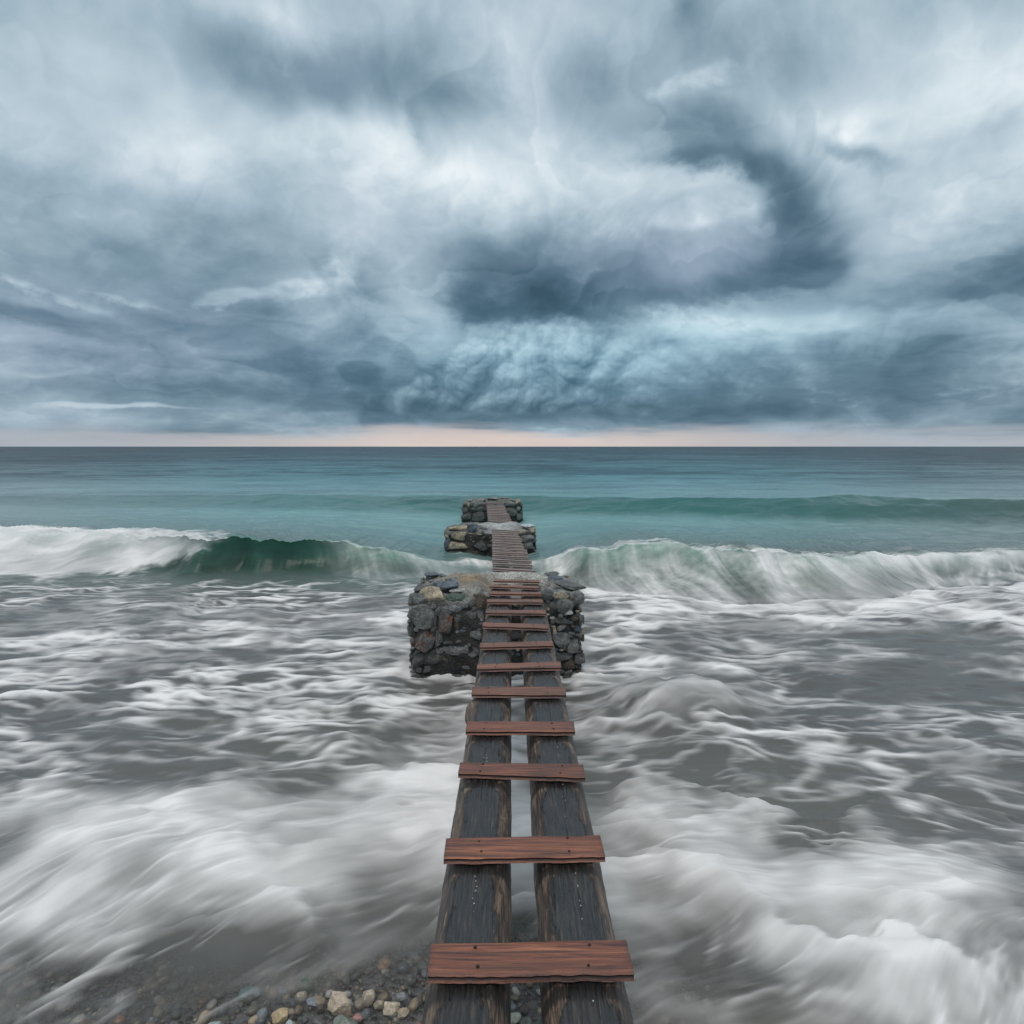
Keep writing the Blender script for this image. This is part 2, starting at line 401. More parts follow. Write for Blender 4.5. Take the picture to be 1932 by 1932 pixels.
def mat_log():
    m, t = new_mat('wet_weathered_log')
    tc = t.node('ShaderNodeTexCoord').outputs['Object']
    flat = t.attr('flat', 'Fac'); along = t.attr('lw')   # lw = (around, along, across)
    crack = t.mapr(t.math('MULTIPLY_ADD', t.math('SUBTRACT', t.noise(t.mapping(along, scl=(60, 26, 1)), 1.0, 3, .6), .5), .004, t.attr('crack', 'Fac')), .0006, -.0006, 0, 1)
    g = t.mapping(along, scl=(48, 4.2, 1))
    fib = t.noise(g, 1.0, 8, .68, 1.6); fine = t.noise(t.mapping(along, scl=(130, 7, 1)), 1.0, 5, .7, .5)
    mott = t.noise(t.mapping(along, scl=(9, 4, 1)), 1.0, 5, .6, .6)
    side = t.ramp(fib, [(.22, (.008, .006, .005)), (.42, (.045, .028, .020)), (.50, (.135, .082, .054)), (.58, (.29, .19, .13)), (.74, (.50, .38, .30))])
    side = t.mix(t.mapr(mott, .42, .6, 0, .8), side, t.mix(1.0, side, (.26, .27, .32), 'MULTIPLY'))
    top = t.ramp(fine, [(.34, (.003, .003, .003)), (.48, (.016, .014, .014)), (.58, (.042, .034, .030)), (.72, (.115, .090, .074))])
    top = t.mix(t.mapr(mott, .4, .8, 0, .5), top, (.040, .030, .028))
    split = t.mapr(t.noise(t.mapping(along, scl=(75, 1.6, 1)), 1.0, 4, .6, .3), .36, .30, 0, .9)
    top = t.mix(split, top, (.004, .004, .004))
    fm = t.mapr(t.math('MULTIPLY_ADD', t.math('SUBTRACT', mott, .5), .6, t.math('MULTIPLY_ADD', t.math('SUBTRACT', fib, .5), 1.9, t.math('MULTIPLY_ADD', t.math('SUBTRACT', fine, .5), .7, flat))), .38, .62, 0, 1)
    col = t.mix(fm, side, top)
    stn_shade = t.mapr(t.math('MULTIPLY_ADD', t.math('SUBTRACT', fine, .5), 1.2, t.attr('stain_shade', 'Fac')), .35, .8, 0, .88)  # wet stain and the planks' contact shade, painted dark into the log colour
    col = t.mix(stn_shade, col, (.007, .005, .004))
    col = t.mix(crack, col, (.004, .004, .004))
    h = t.math('MULTIPLY_ADD', fine, .35, t.math('MULTIPLY', fib, t.math('SUBTRACT', 1.25, fm)))
    h = t.math('MULTIPLY_ADD', crack, -1.2, h)
    b = bsdf(t, Base_Color=col, Roughness=t.math('MULTIPLY_ADD', t.mapr(fine, .38, .62, -.12, .20), fm, t.mapr(fm, 0, 1, .45, .33)), Normal=bump(t, h, 1.0, .016))
    b.inputs['Specular IOR Level'].default_value = .8
    t.l.new(b.outputs[0], t.out.inputs[0])
    return m
def mat_pebble():
    m, t = new_mat('wet_pebble')
    tc = t.node('ShaderNodeTexCoord').outputs['Object']
    c = t.attr('col')
    n1 = t.noise(tc, 30, 6, .65, .5); n2 = t.noise(tc, 160, 4, .7, 0)
    cc = t.vmath('SCALE', c, sc_=t.math('MULTIPLY', t.mapr(n1, .3, .7, .6, 1.35, False), t.mapr(n2, .3, .7, .8, 1.2, False)))
    vn = t.math('ABSOLUTE', t.math('SUBTRACT', t.noise(tc, 24, 3, .5, 1.2), .5))
    cc = t.mix(t.mapr(vn, .012, .0, 0, .35), cc, (.10, .08, .07))
    b = bsdf(t, Base_Color=cc, Roughness=.32, Normal=bump(t, n1, .5, .008))
    t.l.new(b.outputs[0], t.out.inputs[0])
    return m
def mat_bed():
    m, t = new_mat('wet_shingle')
    tc = t.node('ShaderNodeTexCoord').outputs['Object']
    vo = t.node('ShaderNodeTexVoronoi'); t.put(vo.inputs['Vector'], tc); vo.inputs['Scale'].default_value = 38
    n1 = t.noise(tc, 6, 6, .6, .3)
    hs = t.node('ShaderNodeHueSaturation'); t.put(hs.inputs['Color'], vo.outputs['Color']); hs.inputs['Saturation'].default_value = .25; hs.inputs['Value'].default_value = .22
    cc = t.mix(.55, hs.outputs[0], (.075, .062, .050))
    cc = t.vmath('SCALE', cc, sc_=t.mapr(n1, .3, .7, .6, 1.3))
    h = t.mapr(vo.outputs['Distance'], 0, .6, 1, 0)
    b = bsdf(t, Base_Color=cc, Roughness=.4, Normal=bump(t, h, 1.0, .02))
    t.l.new(b.outputs[0], t.out.inputs[0])
    return m
def mat_iron():
    m, t = new_mat('rusty_nail_iron')
    tc = t.node('ShaderNodeTexCoord').outputs['Object']
    n = t.noise(tc, 300, 3)
    b = bsdf(t, Base_Color=t.ramp(n, [(.3, (.012, .010, .010)), (.7, (.05, .028, .02))]), Roughness=.5, Metallic=.4)
    t.l.new(b.outputs[0], t.out.inputs[0])
    return m
M_WATER, M_STONE, M_MORTAR, M_PLANK, M_LOG, M_PEB, M_BED, M_IRON = mat_water(), mat_stone(), mat_mortar(), mat_plank(), mat_log(), mat_pebble(), mat_bed(), mat_iron()
M_PLANK_PALE = mat_plank(.62)

# ------------------------------------------------------------------ beach and sea bed
def bed_z(x, y):
    return np.interp(y, [-40, -6, -.8, 2.4, 3.4, 6, 12, 40, 30000], [3.2, 1.6, .56, -.005, -.10, -.55, -1.4, -4, -60]) - .02 * ss(.6, 1.5, x) * ss(2, 3, y)
def build_bed():
    ys = np.concatenate([np.linspace(-40, -2, 20), np.linspace(-1.5, 6, 120), np.linspace(6.5, 40, 30), [80, 200, 1000, 5000, 30000]])
    xs = np.concatenate([[-30000, -2000, -200, -50], np.linspace(-20, 20, 240), [50, 200, 2000, 30000]])
    X, Y = np.meshgrid(xs, ys)
    Z = bed_z(X, Y) + .012 * fbm(X, Y, 3, 3, .5, 5)
    nr, nc = X.shape
    V = np.stack([X, Y, Z], -1).reshape(-1, 3)
    i = (np.arange(nr - 1)[:, None] * nc + np.arange(nc - 1)[None]).ravel()
    o = link('beach', np_mesh('beach', V, np.stack([i, i + 1, i + nc + 1, i + nc], 1)), M_BED)
    tag(o, 'wet shingle beach sloping under the shallow water', 'beach', kind='structure')
build_bed()

# ------------------------------------------------------------------ the sea
def build_sea():
    # rows: distance from the shore line, denser where the waves stand
    def dens(D):
        b = 1.0 * 1495 / np.maximum(D, 2.35) ** 2
        b = np.where(D < 2.3, 40, b)
        b = b + 95 * np.exp(-((D - 11.2) / 1.7) ** 4) + 26 * np.exp(-((D - 20.5) / 3.2) ** 4) + 120 * np.exp(-((D - 3.7) / .7) ** 4)
        return np.maximum(b, 9.0 / np.maximum(D / 10, 1) )
    Dg = np.concatenate([np.linspace(.9, 70, 40000)])
    cum = np.concatenate([[0], np.cumsum(.5 * (dens(Dg[1:]) + dens(Dg[:-1])) * np.diff(Dg))])
    rows = np.interp(np.arange(0, cum[-1], 1.0), cum, Dg)
    rows = np.concatenate([rows, rows[-1] * np.exp(np.linspace(0, math.log(60000 / 70), 120))[1:]])
    core = np.concatenate([np.linspace(-1.7, -.90, 230)[:-1], np.linspace(-.90, .90, 1060), np.linspace(.90, 1.7, 230)[1:]])
    tans = np.concatenate([[-40, -8, -4, -3, -2.5, -2.1, -1.9, -1.78], core, [1.78, 1.9, 2.1, 2.5, 3, 4, 8, 40]])
    D, T = np.meshgrid(rows, tans, indexing='ij')
    D = D.astype(np.float32); T = T.astype(np.float32)
    X = D * T; Y = D.copy()
    nr, nc = X.shape
    u = 966 + F * T; v = 842 + CAM_H * F / D          # where a flat sea would show each point
    # warped coordinates for ragged edges
    wx = fbm(X, Y, .45, 3, .5, 1); wy = fbm(X, Y, .45, 3, .5, 7)
    wfx = fbm(X, Y, 1.8, 3, .55, 21); wfy = fbm(X, Y, 1.8, 3, .55, 27)
    # ---- wave profiles ----
    def wave(t_, yc_, yf_, h_, curl_, back, ragged):
        yc = np.interp(T, t_, yc_); yf = np.interp(T, t_, yf_); h = np.interp(T, t_, h_); cu = np.interp(T, t_, curl_)
        bend = ragged * wx + (.38 * perlin(X * .55, X * 0 + 4.4, 71) + .16 * perlin(X * 1.7, X * 0 + 1.4, 73)) * (ragged < .4); yc = yc + bend; yf = yf + bend * .8
        s = (Y - yf) / (yc - yf)
        face = np.clip(s, 0, 1)
        prof = np.where(s < 1, face ** 1.7 * (1 - .25 * face ** 3) / .75, 0)
        sb = np.maximum(Y - yc, 0)
        prof = np.where(s >= 1, np.exp(-(sb / back) ** 1.3), prof)
        z = h * prof * (1 + (lump * .6 if ragged < .4 else lump3))
        dy = -cu * h * np.where(s < 1, face ** 3, np.exp(-(sb / (back * .35)) ** 2))
        return s, z, dy, h, yc, yf
    lump = .36 * fbm(X, X * 0 + 3.1, 1.3, 5, .66, 301)
    lump3 = .16 * fbm(X, X * 0 + 8.1, .22, 3, .5, 305)
    t2 = [-1.3, -.805, -.6, -.45, -.36, -.28, -.2, -.1, .0, .05, .12, .2, .4, .52, .65, .8, 1.3]
    c2 = [14, 13.3, 12.5, 12.0, 12.0, 12.2, 12.2, 12.4, 12.6, 12.4, 11.4, 11.0, 10.9, 11.0, 11.6, 12.2, 13]
    f2 = [12, 11.6, 11.3, 11.1, 11.2, 11.3, 11.3, 11.5, 11.6, 11.4, 10.5, 10.0, 9.7, 9.9, 10.2, 10.8, 11.5]
    h2 = [.50, .56, .64, .68, .68, .58, .42, .10, .03, .20, .56, .66, .60, .46, .36, .32, .3]
    k2 = [0, 0, .2, .7, .95, .9, .6, .2, 0, .3, .5, .6, .5, .3, .1, 0, 0]
    s2, z2, d2, H2, yc2, yf2 = wave(t2, c2, f2, h2, k2, 6.0, .39)
    t3 = [-1.3, -.8, -.4, -.08, .1, .3, .5, .65, .8, 1.3]
    c3 = [29, 27, 25.5, 24.2, 22.8, 21.6, 20.4, 19.6, 18.4, 16.5]
    f3 = [25, 23.5, 22, 20.6, 19.6, 18.8, 17.8, 17.2, 16.2, 14.5]
    h3 = [.12, .20, .36, .48, .46, .52, .72, .68, .72, .7]
    s3, z3, d3, H3, yc3, yf3 = wave(t3, c3, f3, h3, [.2] * 10, 8.0, .5)
    Z = z2 + z3
    DY = d2 + d3
    # rolling surf close to the beach
    def mound(u0, v0, ru, rv, rot, h):
        a = math.radians(rot); du = (u - u0 + 40 * wfx) / 1.0; dv = v - v0 + 25 * wfy
        p = (du * math.cos(a) + dv * math.sin(a)) / ru; q = (-du * math.sin(a) + dv * math.cos(a)) / rv
        return h * np.exp(-p * p - np.where(q > 0, (q * .8) ** 2, (q * 1.3) ** 2))
    wsurf = mound(300, 1640, 430, 75, -9, .10) + mound(760, 1560, 200, 60, -14, .07) + mound(120, 1560, 200, 60, 5, .05)
    wsurf += mound(1400, 1690, 190, 60, 28, .10) + mound(1750, 1690, 240, 60, 8, .09) + mound(1650, 1860, 330, 70, -8, .08)
    wsurf += mound(1290, 1330, 120, 40, 5, .22) + mound(1900, 1150, 200, 40, 0, .12) + mound(1160, 1150, 160, 30, 0, .08)
    Z += wsurf
    chop = ss(2.6, 5, Y) * (1 - ss(22, 60, Y)) * (1 - .7 * ss(0, .3, (s2 > 0) * (s2 < 1.3)))
    Z += .060 * chop * fbm(X * .55 + .5 * wx, Y + .5 * wy, .9, 3, .5, 33)
    fx = .034 * chop * (1 - .75 * ss(15, 17, Y)) * fbm(X * .4, Y * 1.0, 3.0, 3, .55, 40)
    Z += fx
    # open sea swell
    far = ss(20, 40, Y) * (1 - ss(300, 900, Y))
    Z += .10 * far * perlin(X * .05 + 3, Y * .16) + .05 * far * perlin(X * .13, Y * .5 + 8, 4) * (1 - ss(60, 150, Y))
    # ---- flow field (metres) ----
    ang = np.radians(np.interp(v, [860, 1090, 1150, 1300, 1450, 1600, 1900], [0, 2, 4, 6, 10, 36, 50]))
    left = 1 - ss(880, 1080, u)
    ang_r = np.radians(np.interp(v, [860, 1090, 1150, 1300, 1450, 1600, 1750, 1900], [0, -2, -4, -6, -4, -10, 22, 42]))
    A = ang * left + ang_r * (1 - left)
    A = A + (.75 * perlin(X * .55, Y * .8, 60) + .5 * perlin(X * 1.6, Y * 2.2, 63)) * ss(1000, 1150, v) * (1 - .35 * ss(1450, 1650, v))
    vx, vy = np.cos(A), np.sin(A)
    inface = ss(-.25, .1, s2) * (1 - ss(.95, 1.4, s2)) * ss(-.5, -.4, T) * (1 - .6 * ss(.55, .75, T))
    # on the face of the breaking wave the foam is drawn down the face in arcs
    lean = np.interp(T, [-.5, -.3, -.2, .05, .3, .6], [.15, -.5, -.9, -.3, -.45, -1.2]) + 1.1 * perlin(X * .8, Y * .9, 66) + .7 * perlin(X * 2.4, Y * 2, 68)
    vx = vx * (1 - inface) + inface * lean * .45; vy = vy * (1 - inface) + inface * 1.0
    # index-space velocity
    drdy = np.gradient(np.arange(nr, dtype=np.float32), rows)[:, None]
    dcdt = np.gradient(np.arange(nc, dtype=np.float32), tans)[None]
    VR = (vy * drdy).astype(np.float32); VC = ((vx / D - X * vy / (D * D)) * dcdt).astype(np.float32)
    def lic(N, L, n=18):
        """smear N along the flow over L metres (array or number) each way"""
        acc = N.copy(); wt = 1.0
        R0, C0 = np.meshgrid(np.arange(nr, dtype=np.float32), np.arange(nc, dtype=np.float32), indexing='ij')
        for sgn in (1, -1):
            r, c = R0.copy(), C0.copy(); st = sgn * L / n
            for k in range(n):
                ri = np.clip(r, 0, nr - 1.001).astype(np.int32); ci = np.clip(c, 0, nc - 1.001).astype(np.int32)
                idx = ri * nc + ci
                r = r + st * VR.ravel()[idx]; c = c + st * VC.ravel()[idx]
                rr = np.clip(r, 0, nr - 1.001); cc = np.clip(c, 0, nc - 1.001)
                ri = rr.astype(np.int32); ci = cc.astype(np.int32); fr = rr - ri; fc = cc - ci; idx = ri * nc + ci
                Nf = N.ravel()
                val = (Nf[idx] * (1 - fc) + Nf[idx + 1] * fc) * (1 - fr) + (Nf[idx + nc] * (1 - fc) + Nf[idx + nc + 1] * fc) * fr
                w_ = 1 - .6 * (k + 1) / n
                acc += val * w_; wt += w_
        return acc / wt
    # lace of foam: thin ridges of a twice warped noise
    w3x = fbm(X, Y * 1.3, 6.5, 3, .55, 221); w3y = fbm(X, Y * 1.3, 6.5, 3, .55, 227)
    sx, sy = np.interp(v, [1080, 1250, 1500], [.60, .75, 1.0]).astype(np.float32), np.interp(v, [1080, 1250, 1500], [1.5, 1.35, 1.2]).astype(np.float32)
    ax = X * sx + .25 * wx + .16 * wfx + .05 * w3x; ay = Y * sy + .25 * wy + .16 * wfy + .05 * w3y
    fine = fbm(X, Y * 1.3, 16, 4, .7, 100)
    def lines(f, sd, wpx, o=3):
        """thin curving lines of even width where the noise changes sign"""
        n = fbm(ax, ay, f, o, .5, sd); gr = np.abs(np.gradient(n, axis=0)); gc = np.abs(np.gradient(n, axis=1))
        d = np.abs(n) / (np.sqrt(gr * gr + gc * gc) + 1e-4)
        w_ = wpx * (1 + 1.6 * np.clip(perlin(X * 1.3, Y * 1.7, sd + 5) + .2, -.4, 1))
        return np.exp(-(d / w_) ** 1.3)
    fil = np.maximum(lines(.95, 70, 2.0, 4), .8 * lines(1.9, 80, 1.15)) + .12 * lines(4.6, 90, 1.0)
    L = np.interp(v, [880, 1100, 1400, 1700, 1900], [1.0, .06, .05, .055, .055]).astype(np.float32)
    L = L * (1 - inface) + .30 * inface
    fil_s = lic((fil + .10 * fine).astype(np.float32), L, 12)
    fil_l = lic((fil * .8 + .25 * fine).astype(np.float32), L * 3.0, 18)
    cloudy = fbm(X + .3 * wfx, Y * 1.2 + .3 * wfy, .8, 4, .55, 110)
    smoke_s = lic(fbm(ax, ay, 2.2, 6, .62, 115).astype(np.float32), L * 1.6, 12) * 1.4
    src = fbm(X, Y * 1.2, 6, 5, .70, 120).astype(np.float32)
    strk = lic(src, L * 3.0, 20) * 2.4
    # ---- coverage ----
    uu = u + 45 * wfx + 60 * wx; vv = v + 22 * wfy + 20 * wy
    def g2(u0, v0, ru, rv, rot=0):
        a = math.radians(rot); du = uu - u0; dv = vv - v0
        p = (du * math.cos(a) + dv * math.sin(a)) / ru; q = (-du * math.sin(a) + dv * math.cos(a)) / rv
        return np.exp(-p * p - q * q)
    cov = np.interp(v, [842, 1050, 1085, 1100, 1130, 1420, 1560, 1700, 1780, 1900], [-1.6, -1.2, -.6, -.02, .10, .10, .14, .08, -.08, -.25])
    rgt = ss(1000, 1200, u)
    cov += rgt * np.interp(v, [1080, 1130, 1200, 1300, 1450, 1560, 1700, 1850, 1932], [.0, .30, .10, -.05, .10, .10, .40, .55, .60])
    # shore surf
    cov += 1.05 * g2(330, 1640, 520, 100, -10) + .35 * g2(400, 1520, 480, 60, -6) + .30 * g2(620, 1680, 260, 50, -10) + .5 * g2(120, 1560, 250, 70) + .45 * g2(740, 1540, 190, 90, -15) + .35 * g2(60, 1740, 260, 60) + .30 * g2(850, 1420, 120, 160)
    cov += .18 * g2(500, 1330, 500, 60, -5) + .15 * g2(150, 1210, 300, 40) + .15 * g2(600, 1180, 150, 50)
    cov += .75 * g2(1380, 1680, 200, 80, 25) + .75 * g2(1720, 1670, 260, 60, 5) + .35 * g2(1800, 1880, 260, 90) - .5 * g2(1540, 1600, 120, 40) - .4 * g2(1290, 1830, 110, 60)
    cov += .75 * g2(1260, 1330, 150, 48, 8) + .35 * g2(1430, 1300, 170, 35, 10) + .20 * g2(1500, 1440, 350, 60) + .3 * g2(1160, 1250, 60, 70) + .30 * g2(1250, 1560, 200, 60) + .25 * g2(1600, 1800, 400, 80)
    cov += .75 * gau(X + .12 * wfx + .15 * wx, -.02, .36) * ss(1290, 1400, v) * (1 - ss(1680, 1800, v + 30 * wfy))
    cov += .30 * g2(420, 1740, 420, 40, -8) + .2 * g2(700, 1660, 120, 60)
    cov -= .28 * g2(1650, 1260, 420, 90) + .18 * g2(1350, 1480, 300, 50)
    cov -= .45 * g2(1730, 1290, 260, 60) + .30 * g2(1260, 1430, 120, 40) + .28 * g2(700, 1300, 200, 50) + .25 * g2(400, 1450, 230, 40) + .3 * g2(1700, 1210, 200, 25)
    # pier wakes
    cov += .30 * g2(720, 1300, 60, 60) + .35 * g2(940, 1110, 130, 30)
    # foam gathers round the feet of the piers
    for (a0, a1, b0, b1) in ((-1.06, .72, 6.5, 7.7), (-1.42, .5, 13.3, 14.45), (-1.55, .32, 19.6, 20.75)):
        dd = np.hypot(np.maximum(np.maximum(a0 - X, X - a1), 0), np.maximum(np.maximum(b0 - Y, Y - b1), 0))
        cov += (1.05 + .6 * wfx) * np.exp(-(dd / .15) ** 1.2) - .25 * np.exp(-((dd - .35) / .2) ** 2)
        Z += .022 * wfx * np.exp(-dd / .3) + .03 * w3x * np.exp(-dd / .12)
    # breaker
    th_ = np.interp(T, [-.75, -.62, -.5, -.42], [-.15, .1, .55, 1.0])
    cap = ss(th_ - .15, th_ + .35, s2 + .22 * cloudy + .1 * strk) * (1 - ss(-.1, 2.6, Y - yc2 + .5 * cloudy + .3 * strk)) * (1 - ss(-.50, -.40, T + .05 * wfx))
    face_foam_L = ss(-.2, .1, s2) * (1 - ss(.9, 1.3, s2)) * ss(-.36, -.22, T) * (1 - ss(-.02, .05, T))
    face_foam_R = ss(-.8, .0, s2 + .3 * cloudy) * (1 - ss(-.3, 2.0, Y - yc2 + .5 * cloudy + .3 * wfy)) * ss(.0, .08, T) * (1 - .25 * ss(.45, .62, T))
    brk = 3.2 * cap + face_foam_L * .85 + face_foam_R * 1.30
    near_crest = gau(s2, 1.0 + .12 * wfx, .30) * ss(-.34, -.24, T)
    brk = brk + (.75 + .8 * wfx) * near_crest
    churn = ss(.40, .60, T) * gau(v, 1120, 75)
    brk = brk + .25 * churn
    # no foam behind the breaker, little on the barrel
    behind = ss(.3, 1.3, Y - yc2)
    cov = np.where(s2 > -.1, np.where((Y < 15) & (np.abs(X + .46) < 1.15) & (Y > 13), cov, cov * 0 - .75), cov) * ss(-.4, -.1, s2) + cov * (1 - ss(-.4, -.1, s2))
    cov = cov + brk - .3 * behind
    barrel = gau(T, -.40, .09) * ss(-.1, .2, s2) * (1 - ss(.9, 1.2, s2))
    cov -= .20 * barrel * (1 - ss(.9, 1.1, s2))
    # lip streaks thrown by the curl
    cov += .35 * ss(.1, .5, s2) * (1 - ss(1.0, 1.2, s2)) * gau(T, -.26, .07)
    facew = inface * (1 - cap) * (1 - .75 * ss(.38, .55, T + .06 * wx))
    # tumbling edges: crisp behind, trailing off towards the beach
    def tumble(f, sd):
        p = Y * f + 1.1 * fbm(X, Y, .55, 3, .5, sd) + .40 * wfx + .14 * w3x + .05 * fine
        t_ = p - np.floor(p)
        am = ss(-.35, .45, perlin(X * .9, np.floor(p) * 3.7 + X * .2, sd + 9))
        return t_ ** 1.4 * (1 - ss(.90, 1.0, t_)) * am
    tum = lic((tumble(.95, 341) + .5 * tumble(2.1, 347)).astype(np.float32), L * .8, 8)
    # a misty veil, laced with filaments where it is thin
    zone = ss(1420, 1560, v + .12 * (u - 966) * (u < 966))
    dens = np.clip(cov, -1.2, 1.25) + .34 * cloudy + .20 * smoke_s + .12 * wx + (.06 + .49 * zone) * (tum - .25)
    smk2 = lic(fbm(ax * .8, ay * .8, 1.5, 5, .62, 621).astype(np.float32), L * 1.2, 8) * 1.5
    veil_f = ss(-.15, 1.60, dens + .12 * strk + .25 * smk2)
    body = ss(.12, 1.25, dens) * (.86 + .62 * smoke_s + .50 * smk2 + .24 * strk + .14 * (fil_l - .2) + .50 * (tum - .3) + .16 * lic(fbm(ax, ay, 7, 4, .7, 611).astype(np.float32), L, 8))
    patch = ss(-.45, .45, cloudy + .8 * wx + .3 * wfx)
    thin = ss(-.60, .15, dens) * (1 - .65 * ss(.3, .9, dens)) * (.35 + .85 * patch)
    near_w = ss(1640, 1800, v)
    foam = .36 * veil_f + .39 * body + .16 * near_w * np.clip(.5 + strk + 1.2 * smk2, 0, 1.5) + .95 * thin * (.80 * (fil_s - .17) + .50 * (fil_l - .17))
    Z += .05 * tum * np.clip(dens + .2, 0, 1) * ss(2.5, 3.2, Y) * (1 - ss(9, 10, Y))
    foam = foam * (1 - facew) + facew * (.55 + .55 * ss(-.45, .25, perlin(X * .8, s2 * 1.1, 741) + .5 * wfx)) * np.clip(.86 * ss(-.35, 1.0, cov + .3 * smoke_s + .35 * cloudy) * (.64 + 1.15 * strk + .95 * smoke_s + .80 * (fil_l - .2) + .25 * w3x), 0, 1)
    foam = np.clip(foam, 0, .95)
    foam = foam * np.interp(v, [850, 1000, 1030], [0, .1, 1])
    # foam has body
    Z += (.035 * foam * np.interp(v, [1000, 1100, 1932], [1.2, .25, .5])).astype(np.float32) * (1 - .5 * inface)
    # ---- water colour ----
    vr = v + 10 * wx
    def tr(vals, stops): return np.interp(vr, stops, vals)
    st = [842, 850, 870, 900, 930, 985, 1030, 1090, 1130, 1300, 1500, 1800, 1932]
    r_ = tr([.045, .055, .085, .125, .165, .165, .150, .110, .118, .112, .130, .135, .125], st)
    g_ = tr([.095, .110, .190, .295, .345, .330, .270, .150, .116, .108, .126, .130, .117], st)
    b_ = tr([.118, .136, .230, .335, .365, .325, .265, .140, .114, .102, .117, .120, .104], st)
    # the thin upright faces of the waves show clear green water
    wf3 = ss(.0, .5, s3) * (1 - ss(1.0, 1.1, s3)) * np.clip(H3 / .5, 0, 1)
    wf2 = ss(.0, .4, s2) * (1 - ss(1.0, 1.4, s2)) * np.clip(H2 / .5, 0, 1)
    edge = 1 - .55 * ss(.35, .8, np.abs(T))
    for arr, c3_, c2_ in ((r_, .006, .050), (g_, .110, .150), (b_, .098, .105)):
        arr += (c3_ - arr) * wf3 * .85
        arr += (c2_ * (.45 + 1.3 * ss(.35, 1.0, s2) + .5 * strk + .25 * smoke_s) - arr) * wf2 * .90
    gr = (r_ + g_ + b_) / 3
    wsat = ss(.25, .9, np.abs(T)) * .55
    r_, g_, b_ = [a + (gr - a) * wsat for a in (r_, g_, b_)]
    veil = np.ones_like(X)
    # clear shallow water over the pebbles
    depth = -bed_z(X, Y)
    clear = (1 - ss(2.58, 3.25, Y + .35 * wx + .2 * wfy)) * (1 - ss(.0, 1.15, X)) * ss(-2.9, -.9, X * .9 + .8 * (2.6 - Y) * 2 + .2 * wfx)
    clear = np.maximum(clear, (1 - ss(2.75, 3.3, Y + .1 * wfy)) * gau(X, -.25, .75))
    clear = np.maximum(clear, .55 * (1 - ss(2.7, 3.05, Y + .12 * wfy)) * gau(X, .75, .35))
    clear = np.maximum(clear, .60 * (1 - ss(2.75, 3.15, Y + .12 * wfy)) * gau(X, -2.0, 1.2))
    veil = np.clip(1 - clear * (1 - .75 * foam) * (.93 + .14 * cloudy + .05 * strk), .12, 1)
    foam = foam * (1 - .55 * clear)
    Y2 = Y + DY.astype(np.float32)
    V = np.stack([X, Y2, Z.astype(np.float32)], -1).reshape(-1, 3)
    i = (np.arange(nr - 1)[:, None] * nc + np.arange(nc - 1)[None]).ravel()
    me = np_mesh('sea', V, np.stack([i, i + 1, i + nc + 1, i + nc], 1))
    add_col(me, 'tint', np.stack([r_, g_, b_], -1).reshape(-1, 3))
    add_flt(me, 'foam', foam); add_flt(me, 'veil', veil)
    o = link('water', me, M_WATER)
    tag(o, 'grey green sea with breaking waves and streaked white foam', 'sea', kind='structure')
    print('sea', nr, nc)
build_sea()

# ------------------------------------------------------------------ stones
def ico(sub):
    bm = bmesh.new(); bmesh.ops.create_icosphere(bm, subdivisions=sub, radius=1)
    V = np.array([v.co[:] for v in bm.verts], np.float32); Fc = np.array([[v.index for v in f.verts] for f in bm.faces], np.int32)
    bm.free(); return V, Fc
ICO = {k: ico(k) for k in (1, 2, 3, 4)}
def rot_mat(a, b, c):
    return np.array(Matrix.Rotation(c, 3, 'Z') @ Matrix.Rotation(b, 3, 'Y') @ Matrix.Rotation(a, 3, 'X'))
def n3(p, f, seed, oct_=3):
    return (fbm(p[:, 0] * f + 3, p[:, 1] * f, 1, oct_, .55, seed) + fbm(p[:, 1] * f, p[:, 2] * f + 7, 1, oct_, .55, seed + 1) + fbm(p[:, 2] * f, p[:, 0] * f, 1, oct_, .55, seed + 2)) / 1.7
def stone(size, sub=3, boxy=.6, cuts=7, rough=.05, r=rng):
    V, Fc = ICO[sub]
    p = np.sign(V) * np.abs(V) ** boxy
    p = p / np.maximum(np.linalg.norm(p, axis=1, keepdims=True), 1e-6) * (1 + .35 * (1 - boxy)) * (.75 + .25 / np.max(np.abs(V), 1, keepdims=True) ** (1.2 * (1 - boxy) * 2))
    for k in range(cuts):
        n = r.normal(size=3); n /= np.linalg.norm(n); d = r.uniform(.62, .92)
        ex = np.maximum(p @ n - d, 0)[:, None]; p = p - ex * n * .92
    ph = r.uniform(0, 6, 9)
    for k, f in enumerate((3, 6, 11)):
        am = rough / (1 + k)
        p = p * (1 + am * (np.sin(p[:, :1] * f + ph[k]) * np.sin(p[:, 1:2] * f * 1.1 + ph[k + 3]) + np.sin(p[:, 2:] * f * .9 + ph[k + 6]) * .6))
    if sub > 2: p = p * (1 + .085 * n3(p, 2.6, int(r.integers(1000)), 4))[:, None]
    return p * np.array(size) / 2, Fc
class Pile:
    def __init__(s): s.V = []; s.F = []; s.C = []; s.n = 0
    def add(s, V, Fc, col, vary=.0):
        s.V.append(V); s.F.append(Fc + s.n); s.n += len(V)
        c = np.tile(np.array(col, np.float32), (len(V), 1)) if np.ndim(col) == 1 else col
        s.C.append(c)
    def build(s, name, mat, parent=None, sharp=True):
        V = np.concatenate(s.V); me = np_mesh(name, V, np.concatenate(s.F), n=3)
        add_col(me, 'col', np.concatenate(s.C))
        if sharp: me.set_sharp_from_angle(angle=R(38))
        return link(name, me, mat, parent)
DARK, GREY, TAN, GREEN, RUST, WHITE, BLUE, BROWN = (.13, .128, .12), (.215, .213, .204), (.50, .41, .29), (.11, .15, .12), (.20, .075, .035), (.50, .49, .46), (.12, .14, .17), (.13, .10, .07)

